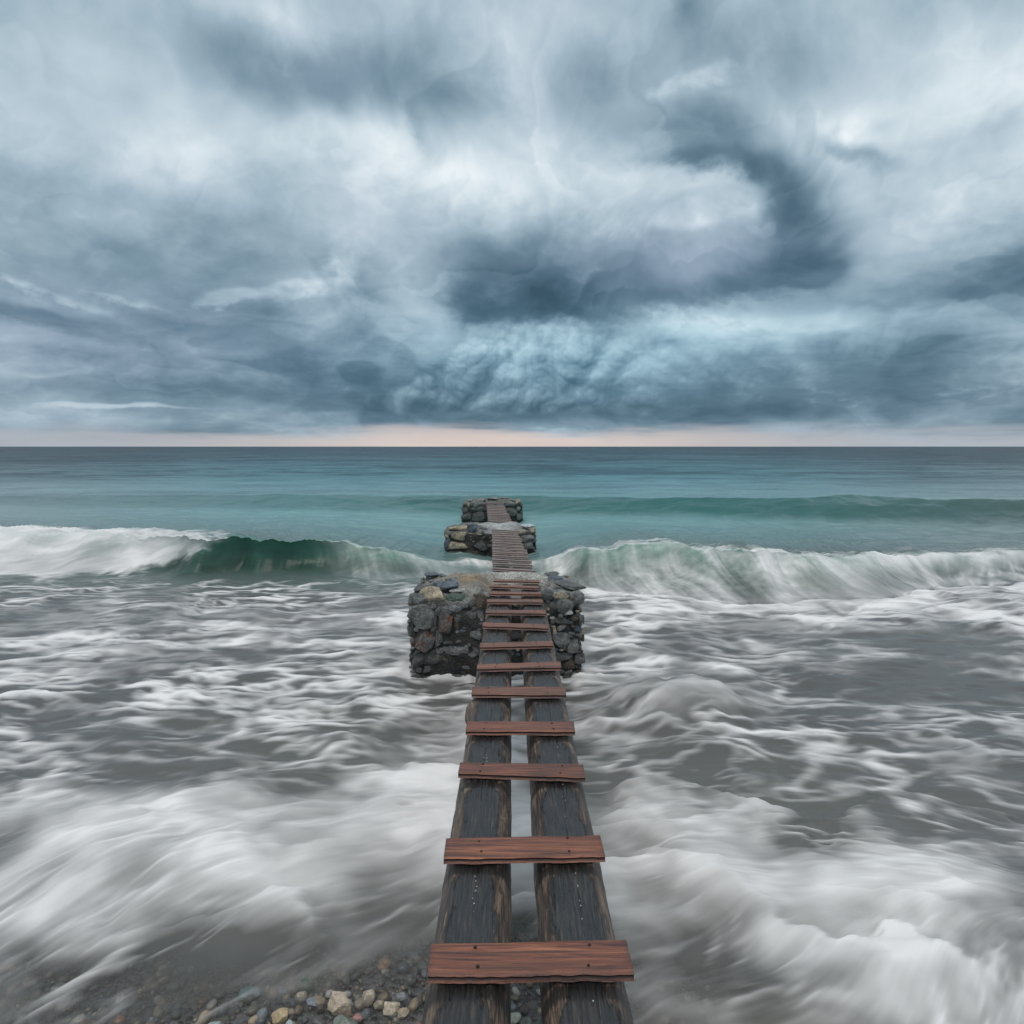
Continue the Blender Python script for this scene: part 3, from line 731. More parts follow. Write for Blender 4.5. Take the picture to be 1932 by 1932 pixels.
def pier_core(x0, x1, y0, y1, zt, dome, seedn, topcol):
    bm = bmesh.new(); bmesh.ops.create_cube(bm, size=2)
    bmesh.ops.subdivide_edges(bm, edges=bm.edges[:], cuts=46, use_grid_fill=True)
    V = np.array([v.co[:] for v in bm.verts]); Fc = np.array([[v.index for v in f.verts] for f in bm.faces]); bm.free()
    a, b, c = V[:, 0], V[:, 1], V[:, 2]
    # round the plan's corners
    rr = np.maximum(np.abs(a), np.abs(b)); nn = (np.abs(a) ** 7 + np.abs(b) ** 7) ** (1 / 7)
    k = rr / np.maximum(nn, 1e-6)
    a2, b2 = a * k, b * k
    zc = (c + 1) / 2
    x = (x0 + x1) / 2 + a2 * (x1 - x0) / 2; y = (y0 + y1) / 2 + b2 * (y1 - y0) / 2; z = -1.0 + zc * (zt + 1.0)
    edge = ss(.55, 1.0, rr)
    top = ss(.93, 1, zc)
    z = z + top * (dome * (1 - edge) ** 1.0 + .045 * fbm(x, y, 3.4, 4, .55, seedn)) - top * .03 * edge
    th = np.arctan2(b, a) * 3
    dn = .025 * fbm(th + a * 2, z * 4 + b * 2, 1.3, 3, .55, seedn + 5) + .02 * fbm(x * 6 + z * 3, z * 7 + y * 5, 1, 2, .5, seedn + 9)
    side = 1 - top
    L = np.sqrt(a * a + b * b) + 1e-6
    x = x + side * dn * a / L * 1.4; y = y + side * dn * b / L * 1.4
    # batter: slightly wider below
    x = x + (1 - zc) * .03 * a; y = y + (1 - zc) * .03 * b
    C = np.tile(np.array([.055, .051, .044]), (len(x), 1)) * (.7 + .5 * (fbm(x * 4 + y * 3, z * 5, 1, 3, .6, seedn + 40)[:, None] + .5))
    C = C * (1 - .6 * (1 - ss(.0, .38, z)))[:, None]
    C = C * (1 - top[:, None]) + top[:, None] * topcol(x, y)
    return np.stack([x, y, z], 1), Fc, C

def true_up(d, lim=.028): return np.where(d > 0, lim * np.tanh(d / lim), d)
def stones_fill(pile, x0, x1, y0, y1, ztop, taken, count, smin, smax, sub, r, faces=('f', 'l', 'r', 'b'), zbot=-.25):
    for fc in faces:
        placed = list(taken) if fc == 'f' else []
        span = (x0, x1) if fc in 'fb' else (y0, y1)
        n = 0; tries = 0
        while n < (count if fc in 'f' else count // 2) and tries < 6000:
            tries += 1
            k = 1 - tries / 7000
            w_ = smin + (smax - smin) * r.random() ** 1.6 * k; h_ = w_ * r.uniform(.45, .95)
            s = r.uniform(span[0] + .02, span[1] - .02); z = r.uniform(zbot, ztop - h_ * .3)
            ok = all(abs(s - a) > (w_ + b) * .42 or abs(z - c) > (h_ + d) * .43 for a, c, b, d in placed)
            if not ok: continue
            placed.append((s, z, w_, h_)); n += 1
            q = r.random()
            base = DARK if q < .42 else GREY if q < .72 else BROWN if q < .84 else TAN if q < .91 else BLUE if q < .96 else RUST
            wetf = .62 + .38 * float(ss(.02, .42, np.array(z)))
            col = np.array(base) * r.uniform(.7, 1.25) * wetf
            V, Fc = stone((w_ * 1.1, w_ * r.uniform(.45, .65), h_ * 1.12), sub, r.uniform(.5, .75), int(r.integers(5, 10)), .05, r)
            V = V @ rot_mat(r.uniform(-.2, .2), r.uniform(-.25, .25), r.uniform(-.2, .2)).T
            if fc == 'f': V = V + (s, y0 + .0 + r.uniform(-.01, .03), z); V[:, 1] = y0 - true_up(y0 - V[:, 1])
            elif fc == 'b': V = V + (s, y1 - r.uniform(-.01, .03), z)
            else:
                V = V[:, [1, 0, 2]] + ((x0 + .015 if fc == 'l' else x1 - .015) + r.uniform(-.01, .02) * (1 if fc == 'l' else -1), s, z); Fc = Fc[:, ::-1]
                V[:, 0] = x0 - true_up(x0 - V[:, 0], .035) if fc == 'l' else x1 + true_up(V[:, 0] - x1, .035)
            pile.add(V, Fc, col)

def to_world(cx, cy, ox, oy, s, D):
    """a point of a 2048-wide view, at distance D, into x, z"""
    U = ox + cx / s; W = oy + cy / s
    return (U - 1024) * D / 1272, CAM_H - (W - 893) * D / 1272, D / 1272 / s

def build_pier(front, xl, xr, depth, zt, dome, listed, coping, label, seedn, topcol, sub, fill, notch):
    r = np.random.default_rng(seedn)
    root = empty('stone_pier', ((xl + xr) / 2, front + depth / 2, 0))
    tag(root, label, 'pier', 'stone piers carrying the footbridges')
    inv = np.array(root.location)
    V, Fc, C = pier_core(xl + .01, xr - .01, front + .012, front + depth - .012, zt, dome, seedn, topcol)
    nx0, nx1, ny1, nz = notch
    inn = (1 - ss(.0, .10, np.abs(V[:, 0] - (nx0 + nx1) / 2) - (nx1 - nx0) / 2)) * (1 - ss(ny1 - .08, ny1 + .12, V[:, 1])) * (V[:, 2] > nz - .1)
    V[:, 2] = V[:, 2] * (1 - inn) + np.minimum(V[:, 2], nz + .012 * fbm(V[:, 0], V[:, 1], 9, 3)) * inn
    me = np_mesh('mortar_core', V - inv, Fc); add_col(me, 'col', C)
    link('mortar_core', me, M_MORTAR, root)
    P = Pile(); taken = []
    for (x, z, w_, h_, col, dyy) in listed:
        taken.append((x, z, w_, h_))
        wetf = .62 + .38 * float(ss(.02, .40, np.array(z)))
        V, Fc = stone((w_ * 1.16, max(min(w_, h_) * .8, .05), h_ * 1.18), 4 if sub > 2 else 3, r.uniform(.42, .6), int(r.integers(6, 11)), .05, r)
        V = V @ rot_mat(0, r.uniform(-.1, .1), 0).T
        c = np.tile(np.array(col) * r.uniform(.85, 1.1) * wetf, (len(V), 1))
        if col == RUST:
            m_ = ss(-.3, .5, fbm(V[:, 0] * 9, V[:, 2] * 9, 1, 2, .5, 3))[:, None]
            c = c * m_ + np.array(GREY) * .7 * (1 - m_)
        V = V + (x, front + dyy + .012, z)
        V[:, 1] = front - true_up(front - V[:, 1], .035); V[:, 0] = np.clip(V[:, 0], xl - .03, xr + .03)
        P.add(V - inv, Fc, c)
    P2 = Pile(); nl = len(P.V)
    stones_fill(P2, xl, xr, front, front + depth, zt, taken, fill, .035, .17, sub, r)
    off = 0
    for V, Fc, C in zip(P2.V, P2.F, P2.C):
        P.V.append(V - inv); P.C.append(C); P.F.append(Fc - off + P.n); P.n += len(V); off += len(V)
    starts = np.cumsum([0] + [len(v) for v in P.V])
    # largest hundred stones (front face first) are parts of their own, the small rest is rubble
    area = [(-1 if k < nl else 0, -(np.ptp(v[:, 0]) * np.ptp(v[:, 2])) - (1 if v[:, 1].mean() < -depth * .4 else 0), k) for k, v in enumerate(P.V)]
    order = [k for _, _, k in sorted(area)]
    rest = Pile()
    for n_, k in enumerate(order):
        V, Fc, C = P.V[k], P.F[k] - starts[k], P.C[k]
        if n_ < 98:
            Q = Pile(); c0 = V.mean(0); Q.add(V - c0, Fc, C); o = Q.build('stone', M_STONE, root); o.location = c0
        else: rest.add(V, Fc, C)
    if rest.V: rest.build('rubble', M_STONE, root)['kind'] = 'stuff'
    for (x, y, z, sx, sy, sz, col, rz, lb) in coping:
        Q = Pile(); V, Fc = stone((sx, sy, sz), 4 if sub > 2 else 3, .5, 9, .04, r)
        V = V @ rot_mat(r.uniform(-.08, .08), r.uniform(-.08, .08), rz).T
        Q.add(V, Fc, np.array(col) * 1.0)
        o = Q.build('coping_stone', M_STONE, root); o.location = (x - inv[0], y - inv[1], z)
        if lb: o['label'] = lb
    return root

# --- pier 1, stones as the photograph shows them
def L1(cx, cy, w, h, col, dy=.02):
    x, z, k = to_world(cx, cy, 800, 1120, 4.954, 6.5); return (x, z, w * k, h * k, col, dy)
listed1 = [L1(215, 570, 215, 210, GREY), L1(325, 365, 225, 140, TAN, .04), L1(550, 390, 190, 80, GREEN, .03), L1(485, 505, 290, 95, GREY),
    L1(815, 410, 115, 125, BROWN), L1(800, 530, 90, 90, GREY), L1(455, 655, 160, 180, RUST), L1(250, 800, 205, 215, RUST), L1(560, 885, 215, 100, GREY),
    L1(700, 662, 165, 38, BLUE), L1(662, 628, 95, 36, TAN), L1(640, 720, 100, 72, BLUE), L1(650, 790, 90, 66, GREY), L1(770, 742, 135, 100, GREY),
    L1(750, 830, 100, 50, BROWN), L1(180, 400, 150, 110, GREY), L1(735, 495, 60, 60, DARK), L1(690, 545, 120, 90, DARK), L1(560, 325, 130, 36, WHITE, .08),
    L1(1585, 345, 125, 60, TAN, -.02), L1(1745, 400, 175, 125, GREY, .06), L1(1600, 450, 185, 170, GREY, .03), L1(1680, 522, 80, 48, WHITE, -.01), L1(1512, 585, 52, 30, WHITE),
    L1(1610, 605, 170, 55, DARK), L1(1730, 582, 66, 46, BROWN), L1(1520, 705, 90, 70, TAN), L1(1590, 800, 150, 130, GREY), L1(1712, 855, 100, 125, GREY),
    L1(1810, 740, 66, 50, TAN, .1), L1(1760, 700, 70, 60, BLUE, .05), L1(1400, 470, 110, 70, GREY), L1(1450, 350, 130, 90, DARK), L1(1830, 800, 60, 60, BROWN, .1),
    L1(1830, 620, 60, 70, GREY, .1), L1(105, 700, 60, 170, DARK), L1(140, 480, 60, 120, BROWN), L1(330, 700, 90, 90, DARK), L1(600, 980, 120, 70, DARK), L1(330, 1000, 200, 110, DARK),
    L1(700, 960, 120, 90, GREY), L1(600, 575, 120, 80, DARK), L1(560, 650, 70, 110, BROWN), L1(400, 480, 80, 60, DARK), L1(330, 600, 70, 130, GREY), L1(380, 760, 80, 130, DARK), L1(470, 790, 110, 80, DARK), L1(430, 900, 120, 90, GREY), L1(300, 930, 110, 80, DARK), L1(740, 900, 110, 80, DARK), L1(640, 1060, 130, 80, GREY), L1(280, 1090, 110, 70, GREY), L1(560, 760, 60, 60, GREY), L1(690, 610, 90, 40, DARK), L1(470, 980, 110, 80, BROWN), L1(620, 440, 110, 70, GREY), L1(720, 430, 90, 70, DARK), L1(180, 1000, 120, 130, DARK), L1(480, 1080, 200, 90, DARK), L1(1600, 960, 180, 80, DARK), L1(1780, 980, 140, 110, DARK)]
def top1(x, y):
    g = np.tile(np.array([.30, .285, .255]), (len(x), 1)) * (.75 + .5 * (fbm(x, y, 5, 4, .6, 77)[:, None] + .5))
    pm = (gau(x, -.50, .26) * gau(y, 7.15, .28))[:, None]; g = g * (1 - pm) + np.array([.46, .32, .19]) * pm
    lm = (gau(x, .02, .42) * ss(7.15, 7.4, y + .08 * fbm(x, y, 4, 3)))[:, None]; g = g * (1 - lm) + np.array([.72, .68, .60]) * lm
    return g
_r = np.random.default_rng(61)
RUB1 = []
for k in range(34):
    side_ = k % 4
    x_ = _r.uniform(-1.0, .68); y_ = _r.uniform(6.55, 6.75) if side_ < 2 else _r.uniform(6.6, 7.6)
    if side_ == 2: x_ = -.98 + _r.uniform(0, .18)
    if side_ == 3: x_ = .62 - _r.uniform(-.04, .16)
    if -.3 < x_ < .38 and y_ < 7.2: x_ = -.45 - .4 * _r.random()
    q_ = .05 + .11 * _r.random() ** 1.5
    RUB1.append((x_, y_, .80 + .03 * (y_ - 6.5) + _r.uniform(-.01, .02), q_ * 1.3, q_, q_ * .5, [GREY, DARK, GREY, TAN, BROWN, GREY, BLUE][_r.integers(7)], _r.uniform(0, 3), None))
build_pier(6.5, -1.06, .72, 1.2, .80, .075, listed1,
    RUB1 + [(-.93, 6.66, .86, .17, .16, .10, DARK, .2, None), (-.72, 6.72, .875, .30, .26, .09, BLUE, -.1, 'flat blue grey slab on the left corner'),
     (-.66, 7.0, .875, .18, .16, .07, GREY, .4, None), (.62, 6.78, .865, .34, .28, .075, DARK, .12, 'dark flat slab jutting over the right edge'), (.58, 6.62, .79, .24, .2, .06, BROWN, -.1, None),
     (-.84, 6.95, .84, .16, .2, .08, GREY, .3, None), (.66, 7.15, .83, .18, .24, .07, GREY, .6, None), (.36, 6.62, .80, .2, .2, .09, GREY, .2, None), (-.28, 6.60, .80, .22, .16, .08, GREY, .2, None)],
    'large near pier of dark rubble stones with a gravelly cement top', 101, top1, 3, 300, (-.27, .37, 7.28, .775))
# --- pier 2
def L2(cx, cy, w, h, col, dy=.02):
    x, z, k = to_world(cx, cy, 880, 980, 8.05, 13.3); return (x, z, w * k, h * k, col, dy)
def top2(x, y):
    g = np.tile(np.array([.20, .19, .165]), (len(x), 1))
    lm = (gau(x, -.25, .42))[:, None]; g = g * (1 - lm) + np.array([.62, .62, .60]) * lm
    return g
build_pier(13.3, -1.42, .50, 1.15, .60, .05,
    [L2(295, 745, 250, 120, TAN), L2(310, 905, 300, 110, TAN), L2(125, 860, 100, 140, BLUE), L2(580, 710, 190, 36, TAN), L2(110, 745, 60, 50, TAN), L2(550, 790, 50, 40, TAN),
     L2(130, 700, 90, 60, GREY), L2(530, 620, 170, 110, BLUE), L2(700, 600, 170, 60, WHITE, .1), L2(350, 620, 260, 60, TAN, .08), L2(1310, 680, 140, 50, TAN), L2(1400, 780, 180, 120, GREY), L2(1490, 650, 60, 60, TAN),
     L2(1400, 900, 150, 130, GREY), L2(650, 900, 200, 150, DARK), L2(250, 1030, 250, 110, DARK), L2(500, 1050, 220, 130, BROWN)],
    [(.36, 13.6, .665, .30, .34, .06, (.55, .60, .62), .1, 'pale flat slab on the right corner'), (.42, 13.45, .61, .2, .2, .08, GREY, .3, None), (-1.2, 13.5, .60, .26, .22, .08, TAN, .3, None)],
    'middle pier with tan blocks and a whitish cement top', 202, top2, 2, 60, (-.45, .12, 13.62, .53))
# --- pier 3
def L3(cx, cy, w, h, col, dy=.02):
    x, z, k = to_world(cx, cy, 880, 980, 8.05, 19.6); return (x, z, w * k, h * k, col, dy)
def top3(x, y): return np.tile(np.array([.20, .20, .18]), (len(x), 1))
build_pier(19.6, -1.55, .32, 1.15, .62, .07,
    [L3(455, 235, 50, 80, TAN), L3(580, 230, 160, 80, GREY), L3(400, 320, 80, 70, DARK), L3(420, 420, 160, 90, DARK), L3(620, 300, 220, 60, DARK), L3(1090, 230, 170, 70, GREY),
     L3(1250, 190, 70, 60, TAN), L3(1280, 430, 80, 90, GREY), L3(600, 420, 200, 140, DARK), L3(1150, 350, 150, 120, DARK), L3(1260, 300, 60, 60, GREY)],
    [(-1.30, 19.85, .66, .2, .2, .09, GREY, .3, None), (-.62, 20.1, .70, .34, .3, .1, GREY, .1, None), (-1.0, 19.9, .67, .3, .26, .1, GREY, .1, None), (.02, 19.9, .67, .3, .3, .09, GREY, .7, None), (.2, 19.75, .66, .16, .2, .09, TAN, .7, None), (-.30, 20.2, .69, .3, .26, .1, GREY, .2, None)],
    'farthest pier, small and dark with rough boulders along its top', 303, top3, 2, 50, (-.82, -.26, 19.95, .58))

# ------------------------------------------------------------------ footbridges
def make_log(A, B, wid, thick, root, planks, seedn, n=260, m=44, knots=(), crack=()):
    """log from A to B (centre line of the TOP surface), flat worn top, rounded sides"""
    A, B = np.array(A, float), np.array(B, float)
    ln = np.linalg.norm(B - A); ax = (B - A) / ln; side = np.array([ax[1], -ax[0], 0.]); side /= np.linalg.norm(side); up = np.cross(side, ax)
    # more verts on the upper side
    th = np.concatenate([np.linspace(-.15, math.pi + .15, int(m * .78)), np.linspace(math.pi + .15, 2 * math.pi - .15, m - int(m * .78) + 2)[1:-1]])
    m = len(th)
    s = np.linspace(0, ln, n)
    S, TH = np.meshgrid(s, th, indexing='ij')
    rw = wid / 2; rt = thick / 2
    w_ = rw * (1 + .03 * fbm(S * 1.1, S * 0 + seedn, 1, 3, .5, seedn) + .022 * fbm(S * 6, TH * 1.5, 1, 3, .55, seedn + 3))
    px = w_ * np.sign(np.cos(TH)) * np.abs(np.cos(TH)) ** .85
    pz = rt * np.sin(TH) * (1 + .02 * fbm(S * 5, TH * 2, 1, 3, .6, seedn + 8))
    ridge = .0035 * fbm(S * 2.0, px * 60 + pz * 60, 1, 3, .6, seedn + 5)
    px = px + ridge; cap = rt * .80
    fl = pz > cap
    pz = np.where(fl, cap + (pz - cap) * .12, pz)
    # worn flat narrows on the near side of each plank
    wf = np.full_like(s, .62)
    for pk in planks:
        wf -= .30 * np.exp(-((s - (pk - .09)) / .045) ** 2)
    wf += .10 * fbm(s * 4.5, s * 0 + 3.3, 1, 4, .7, seedn + 11)
    flat = .5 + (wf[:, None] - np.abs(px) / w_) * 2.2
    flat = np.where(pz < 0, 0, np.clip(flat, 0, 1))
    for (ks, kx, kr, kh) in knots:
        g = np.exp(-((S - ks) / kr) ** 2 - ((px - kx) / (kr * .9)) ** 2) * (pz > -.02)
        px = px + np.sign(kx) * g * kh; pz = pz + g * kh * .3; flat = flat * (1 - .2 * g)
    cr = np.ones_like(px)
    for (c0, c1, cx_, wv) in crack:
        line = cx_ + .006 * perlin(s * 2.2, s * 0 + seedn, seedn + 30) + .003 * perlin(s * 9, s * 0 + 2, seedn + 31)
        on = ss(c0, c0 + .06, s) * (1 - ss(c1 - .06, c1, s)) * (.6 + .6 * perlin(s * 8, s * 0, seedn + 33))
        on = ss(c0, c0 + .12, s) * (1 - ss(c1 - .12, c1, s)) * (.75 + .7 * perlin(s * 5, s * 0, seedn + 33)); wcr = np.clip(on, 0, 1.2) * wv * .55
        cr = np.where((on > .02)[:, None] & (pz > 0), np.minimum(cr, np.abs(px - line[:, None]) - wcr[:, None]), cr)
    ctr = A - up * (cap + (rt - cap) * .12)
    V = ctr + S[..., None] * ax + px[..., None] * side + pz[..., None] * up
    V = V.reshape(-1, 3)
    i = np.arange(n - 1)[:, None] * m; j = np.arange(m)[None]; jn = (j + 1) % m
    Fq = np.stack([i + j, i + jn, i + m + jn, i + m + j], -1).reshape(-1, 4)
    me_f = Fq.tolist(); me_f.append(list(range(m))); me_f.append(list(range((n - 1) * m, n * m))[::-1])
    inv = np.array(root.location)
    me = bpy.data.meshes.new('log'); me.from_pydata((V - inv).tolist(), [], me_f); me.update()
    bmn = bmesh.new(); bmn.from_mesh(me); bmesh.ops.recalc_face_normals(bmn, faces=bmn.faces); bmn.to_mesh(me); bmn.free()
    me.polygons.foreach_set('use_smooth', np.ones(len(me.polygons), bool))
    stn_shade = np.zeros_like(s)  # stain with painted contact shade along the near edge of each plank
    for pk in planks: stn_shade = np.maximum(stn_shade, np.exp(-((s - (pk - .085)) / .035) ** 2))
    add_flt(me, 'stain_shade', np.repeat(stn_shade[:, None], m, 1))
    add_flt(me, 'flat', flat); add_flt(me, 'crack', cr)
    add_col(me, 'lw', np.stack([np.cumsum(np.hypot(np.diff(px, axis=1, prepend=px[:, :1]), np.diff(pz, axis=1, prepend=pz[:, :1])), 1) + seedn * 1.7, S, S * 0], -1).reshape(-1, 3))
    return link('log', me, M_LOG, root)

nail_me = None
def make_plank(BL, BR, FR_, FL_, thick, root, seedn, nails=True, wob=.004, mat=None):
    """four corners of the top face (world), z per corner"""
    global nail_me
    r = np.random.default_rng(seedn)
    c = [np.array(p, float) for p in (BL, BR, FR_, FL_)]
    mid = sum(c) / 4
    nx, ny, nz = 40, 10, 4
    def P(a, b, k):
        p = c[0] * (1 - a) * (1 - b) + c[1] * a * (1 - b) + c[2] * a * b + c[3] * (1 - a) * b
        return p - np.array([0, 0, thick]) * k
    ph = r.uniform(0, 10)
    # closed box grid: rings round the section
    sec = [(b, 0.) for b in np.linspace(0, 1, ny + 1)] + [(1., k) for k in np.linspace(0, 1, nz + 1)[1:]] + [(b, 1.) for b in np.linspace(1, 0, ny + 1)[1:]] + [(0., k) for k in np.linspace(1, 0, nz + 1)[1:-1]]
    m = len(sec); V = []; E = []
    xs = np.linspace(0, 1, nx + 1)
    wf = wob * fbm(xs * 7, xs * 0 + ph, 1, 4, .6, seedn); wb = wob * .7 * fbm(xs * 6, xs * 0 + ph + 5, 1, 3, .6, seedn + 2); wz = .0018 * fbm(xs * 3, xs * 0 + ph, 1, 2, .5, seedn + 4)
    depth = np.linalg.norm(c[3] - c[0])
    for i, a in enumerate(xs):
        for (b, k) in sec:
            # rounded long edges
            bb, kk = b, k
            if k == 0 and b in (0., 1.): kk = .12
            if k == 1 and b in (0., 1.): kk = .90
            p = P(a, bb, kk)
            if b == 1.: p = p + (c[3] - c[0]) / depth * (wf[i] - (.0035 * math.sin(k * 3.1) if 0 < k < 1 else 0))
            if b == 0.: p = p + (c[3] - c[0]) / depth * wb[i]
            if 0 < k < 1 and b == 1.: p = p - (c[3] - c[0]) / depth * .003 * (1 if .3 < k < .7 else 0)
            p = p + np.array([0, 0, wz[i]])
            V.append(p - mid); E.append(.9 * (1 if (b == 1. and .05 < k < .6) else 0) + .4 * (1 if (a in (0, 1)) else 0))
    Fq = []
    for i in range(nx):
        for j in range(m): Fq.append((i * m + j, (i + 1) * m + j, (i + 1) * m + (j + 1) % m, i * m + (j + 1) % m))
    Fq.append(tuple(range(m))); Fq.append(tuple(range(nx * m, (nx + 1) * m))[::-1])
    me = bpy.data.meshes.new('plank'); me.from_pydata([tuple(v) for v in V], [], Fq); me.update()
    bmn = bmesh.new(); bmn.from_mesh(me); bmesh.ops.recalc_face_normals(bmn, faces=bmn.faces); bmn.to_mesh(me); bmn.free()
    me.polygons.foreach_set('use_smooth', np.ones(len(me.polygons), bool)); me.set_sharp_from_angle(angle=R(35))
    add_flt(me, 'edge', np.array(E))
    o = link('plank', me, mat or M_PLANK, root); o.location = mid - np.array(root.location)
    if nails:
        if nail_me is None:
            bm = bmesh.new(); bmesh.ops.create_cone(bm, cap_ends=True, segments=14, radius1=.0052, radius2=.0040, depth=.003)
            nail_me = bpy.data.meshes.new('nail'); bm.to_mesh(nail_me); bm.free(); nail_me.materials.append(M_IRON)
        for a in (.20 + r.uniform(-.04, .04), .77 + r.uniform(-.04, .06)):
            for b in (.17, .76):
                p = P(a + r.uniform(-.02, .02), b + r.uniform(-.06, .06), 0) - mid
                nn = bpy.data.objects.new('nail', nail_me); COL.objects.link(nn); nn.parent = o; nn.location = p + np.array([0, 0, .0012])
    return o

# --- bridge 1: planks unprojected from the measured corners (2048-wide picture) onto the walkway's level
ZP1 = CAM_H - 1.5
def up(U, W, z=ZP1):
    y = 1272 * (CAM_H - z) / (W - 893); return ((U - 1024) * y / 1272, y, z)
P1 = [((862.8, 1885.5), (1252, 1878), (1268.8, 1948), (854.8, 1952)), ((892.4, 1675.3), (1199.8, 1669), (1210.8, 1712.5), (887, 1717)),
      ((920.6, 1523), (1166, 1527), (1170.7, 1555), (916, 1545.8)), ((934.8, 1441.4), (1147, 1441.4), (1150.4, 1463), (931.2, 1462)),
      ((945, 1372.2), (1130.4, 1373), (1132.6, 1390), (943, 1387.8)), ((954.5, 1327.6), (1121, 1322), (1122.7, 1334.3), (953.5, 1337.5)),
      ((960.7, 1284.8), (1105.8, 1281.6), (1107.3, 1290.8), (959.3, 1294)), ((965.7, 1243.6), (1095.4, 1248), (1096.9, 1256.3), (964.7, 1252)),
      ((971.7, 1218.3), (1091.7, 1219.5), (1092, 1226.5), (971, 1225.5)), ((974, 1197.4), (1085.5, 1198.4), (1086, 1204.5), (973.5, 1203.5)),
      ((978.6, 1182), (1084.2, 1183), (1084.5, 1188), (978.3, 1187)), ((979, 1168), (1077.5, 1171.5), (1078, 1176), (979, 1172.5)),
      ((987.3, 1157.5), (1078.5, 1159.5), (1079, 1163.5), (987, 1161.5))]
root1 = empty('footbridge', (.05, 3.2, 0))
tag(root1, 'nearest ladder like footbridge of two thick wet logs with spaced red brown planks', 'footbridge', 'plank footbridges linking the piers')
TH = .024
y_planks = []
for k, q in enumerate(P1):
    cs = [up(*p) for p in q]; y_planks.append(sum(c[1] for c in cs) / 4)
    make_plank(*cs, TH, root1, 500 + k, nails=True, wob=.006)
# planks behind the camera, where the bridge meets the beach
for k, y in enumerate((1.28, .72, .1)):
    make_plank((-.25, y + .06, ZP1), (.35, y + .05, ZP1), (.355, y - .06, ZP1), (-.25, y - .06, ZP1), TH, root1, 540 + k)
Y0, Y1 = -.75, 7.1
zl = ZP1 - TH - .001
pl = [y - Y0 for y in y_planks] + [1.28 - Y0, .72 - Y0]
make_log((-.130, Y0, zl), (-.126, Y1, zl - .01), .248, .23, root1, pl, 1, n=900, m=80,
    knots=[(4.05 - Y0 - .25 + .0, -.10, .07, .035), (5.2 - Y0, .02, .04, .0)], crack=[(1.2 - Y0, 1.95 - Y0, -.01, .003), (1.9 - Y0, 2.5 - Y0, .0, .0045), (2.6 - Y0, 3.5 - Y0, -.005, .003), (3.3 - Y0, 4.2 - Y0, .005, .004), (4.2 - Y0, 5.4 - Y0, .004, .006), (5.4 - Y0, 7 - Y0, .0, .008)])
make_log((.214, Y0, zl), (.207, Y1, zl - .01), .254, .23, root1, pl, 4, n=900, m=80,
    knots=[(5.0 - Y0, .09, .05, .012)], crack=[(1.0 - Y0, 2.0 - Y0, .03, .0045), (1.9 - Y0, 3.15 - Y0, .012, .006), (3.1 - Y0, 4.3 - Y0, .01, .0045), (4.3 - Y0, 5.4 - Y0, .0, .006), (5.4 - Y0, 7 - Y0, .0, .008)])
def grit():
    P = Pile(); r = np.random.default_rng(8)
    for k in range(46):
        if r.random() < .5: x, y = -.128 + .006 * r.normal(), r.choice([r.uniform(2.0, 2.45), r.uniform(3.0, 3.15)])
        else: x, y = .214 + .012 + .004 * r.normal(), r.uniform(1.7, 3.3)
        s = r.uniform(.0015, .0032)
        V, Fc = stone((s * 2, s * 2.2, s * 1.8), 1, .8, 3, .05, r)
        c = np.array(WHITE if r.random() < .5 else TAN) * r.uniform(.7, 1.3)
        P.add(V + np.array([x, y, zl + s * .55]) - np.array(root1.location), Fc, c)
    o = P.build('grit', M_PEB, root1, sharp=False); o['kind'] = 'stuff'
grit()

def far_bridge(A, B, cnt, plen, label, seedn, skew, skip=()):
    A, B = np.array(A, float), np.array(B, float)
    root = empty('footbridge', tuple((A + B) / 2 * np.array([1, 1, 0])))
    tag(root, label, 'footbridge', 'plank footbridges linking the piers')
    ax = (B - A) / np.linalg.norm(B - A); sd = np.array([ax[1], -ax[0], 0]); sd /= np.linalg.norm(sd)
    r = np.random.default_rng(seedn); ps = []
    for k in range(cnt):
        if k in skip: continue
        f = (k + .35 + r.uniform(-.08, .08)) / cnt
        c = A + (B - A) * f; ps.append(f * np.linalg.norm(B - A))
        s2 = sd * plen / 2 * r.uniform(.97, 1.04) ; s2 = s2 - ax * skew * plen / 2 * r.uniform(.6, 1.3) + np.array([0, 0, -.009])
        c = c + sd * r.uniform(-.012, .012); d = ax * .033
        make_plank(c - s2 + d, c + s2 + d, c + s2 - d, c - s2 - d, .036, root, seedn + k, nails=False, wob=.008, mat=M_PLANK_PALE)
    dz = np.array([0, 0, -.038])
    for q, sgn in enumerate((-1, 1)):
        o = sd * sgn * plen * .285
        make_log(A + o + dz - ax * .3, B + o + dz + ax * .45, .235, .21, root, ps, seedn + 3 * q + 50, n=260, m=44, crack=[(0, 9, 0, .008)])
far_bridge((.035, 7.95, .800), (-.165, 13.55, .60), 14, .535, 'middle footbridge of close set narrow planks, between the near and middle piers', 700, .16)
far_bridge((-.26, 14.35, .655), (-.53, 19.65, .640), 12, .52, 'farthest footbridge, smallest, of worn planks leading to the last pier', 800, .10, skip=(10,))

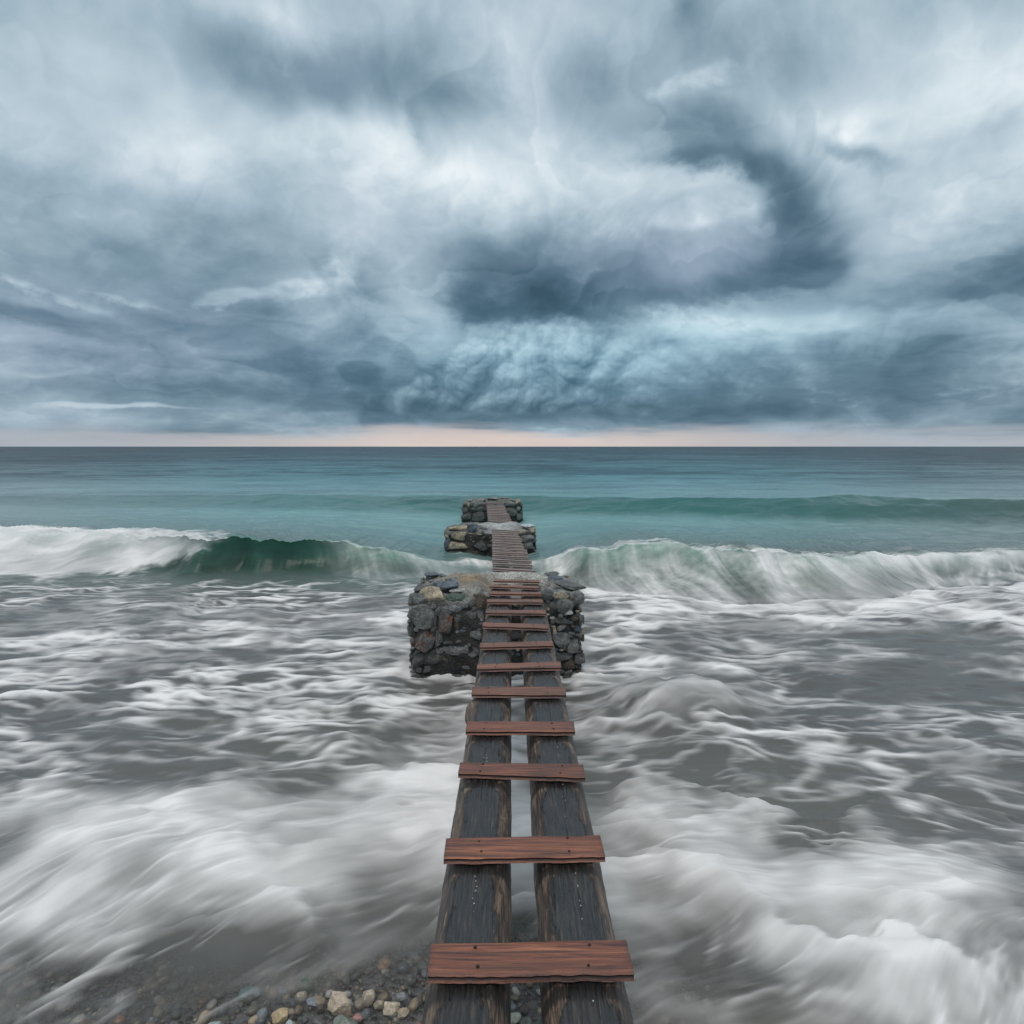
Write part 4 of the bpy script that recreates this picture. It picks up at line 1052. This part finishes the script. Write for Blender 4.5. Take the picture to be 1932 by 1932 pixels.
# ------------------------------------------------------------------ pebbles and loose stones
def gravel():
    P = Pile(); r = np.random.default_rng(5)
    pal = [(.28, .24, .18), (.15, .145, .13), (.08, .08, .075), (.20, .15, .10), (.36, .33, .29), (.12, .13, .11), (.17, .10, .07), (.13, .14, .15), (.32, .24, .16), (.09, .075, .055), (.14, .11, .08), (.07, .06, .05)]
    n = 9500
    xs = r.uniform(-3.4, 1.7, n); ys = 1.7 + 2.7 * r.random(n) ** 1.1
    for k in range(n):
        x, y = xs[k], ys[k]
        s = .013 + .045 * r.random() ** 2.4
        V, Fc = stone((s * r.uniform(.9, 1.5), s * r.uniform(.8, 1.2), s * r.uniform(.55, .9)), 2 if s > .028 else 1, r.uniform(.75, 1.0), 3 if s > .03 else 1, .05, r)
        V = V @ rot_mat(r.uniform(-.4, .4), r.uniform(-.4, .4), r.uniform(0, 6.28)).T
        c = np.array(pal[r.integers(len(pal))]) * r.uniform(.6, 1.3)
        z = float(bed_z(np.array(x), np.array(y))) + s * .22
        P.add(V + (x, y, z), Fc, c)
    o = P.build('pebbles', M_PEB, sharp=False)
    tag(o, 'wet rounded pebbles of mixed colours in the shallow water', 'pebbles', kind='stuff')
gravel()
def loose(cx, cy, w, h, col, label, ox=400, oy=1800, s=3.864, boxy=.75, cuts=7, lift=.3):
    r = np.random.default_rng(int(cx * 7 + cy))
    U, W = ox + cx / s, oy + cy / s
    D = 1272 * (CAM_H - .03) / (W - 893)
    x, k = (U - 1024) * D / 1272, D / 1272 / s
    sx, sy, sz = w * k, (w + h) / 2 * k * .9, h * k * .85
    V, Fc = stone((sx, sy, sz), 4, boxy, cuts, .05, r)
    P = Pile(); P.add(V, Fc, np.array(col)); o = P.build('beach_stone', M_PEB)
    o.location = (x, D, float(bed_z(np.array(x), np.array(D))) + sz * lift + .012); o.rotation_euler = (0, r.uniform(-.2, .3), 0)
    tag(o, label, 'stone', 'larger stones lying among the pebbles')
loose(1085, 770, 190, 140, (.50, .40, .30), 'largest tan angular stone, left of the near bridge logs', boxy=.5, cuts=9)
loose(1300, 685, 100, 125, (.48, .40, .31), 'upright rounded cream stone behind the largest tan stone')
loose(1480, 765, 130, 100, (.55, .46, .34), 'knobbly pale yellow stone just right of the upright cream stone', cuts=10)
loose(1570, 800, 90, 60, (.46, .36, .25), 'small tan lump nearest the left log')
loose(1385, 735, 85, 60, (.36, .30, .22), 'small brown stone between the cream and the knobbly yellow stone')
loose(1220, 835, 100, 52, (.38, .20, .18), 'flat pinkish stone at the foot of the largest tan stone')
loose(1135, 720, 85, 58, (.40, .42, .40), 'smooth pale oval pebble behind the largest tan stone', boxy=.95, cuts=1)
loose(1005, 640, 70, 56, (.50, .47, .43), 'round white stone under the water left of two pale pebbles', boxy=.9, cuts=2)
loose(1140, 636, 60, 40, (.45, .44, .42), 'small white oval pebble above the largest tan stone', boxy=.95, cuts=1)
loose(620, 840, 135, 90, (.45, .34, .20), 'rugged yellow brown stone alone left of the largest tan stone', cuts=11)
loose(685, 915, 85, 75, (.42, .46, .46), 'pale bluish grey stone in front of the rugged yellow stone')
loose(780, 670, 95, 80, (.36, .29, .23), 'rounded beige stone half veiled by water', boxy=.9, cuts=2)
loose(105, 930, 110, 85, (.36, .42, .40), 'pale greenish stone at the bottom edge of the photo')
loose(1120, 905, 180, 90, (.17, .19, .16), 'broad grey green stone in front of the largest tan stone', cuts=5)
loose(380, 640, 170, 70, (.16, .26, .26), 'blurred teal stone deep under the water', boxy=.95, cuts=2)
loose(815, 575, 140, 90, (.08, .11, .08), 'dark green stone under the water behind the beige stone', boxy=.9, cuts=2)
loose(1420, 395, 110, 80, (.30, .17, .10), 'rusty orange stone under water farther out left of the log')
loose(1560, 660, 90, 60, (.26, .27, .28), 'grey striped pebble near the left log')
loose(880, 700, 110, 40, (.26, .30, .36), 'long flat bluish pebble between beige and white stones', boxy=.95, cuts=2)
loose(830, 1680, 110, 100, (.42, .42, .34), 'cream stone seen through the gap between the two logs', 840, 1640, 4.391)
loose(815, 1560, 70, 50, (.22, .25, .27), 'small grey pebble in the gap between the two logs', 840, 1640, 4.391)
loose(400, 1310, 34, 24, (.45, .43, .40), 'small white pebble veiled by water right of the logs', 1200, 1400, 2.278)
loose(295, 1418, 42, 30, (.44, .36, .27), 'small beige pebble at the bottom right of the logs', 1200, 1400, 2.278)
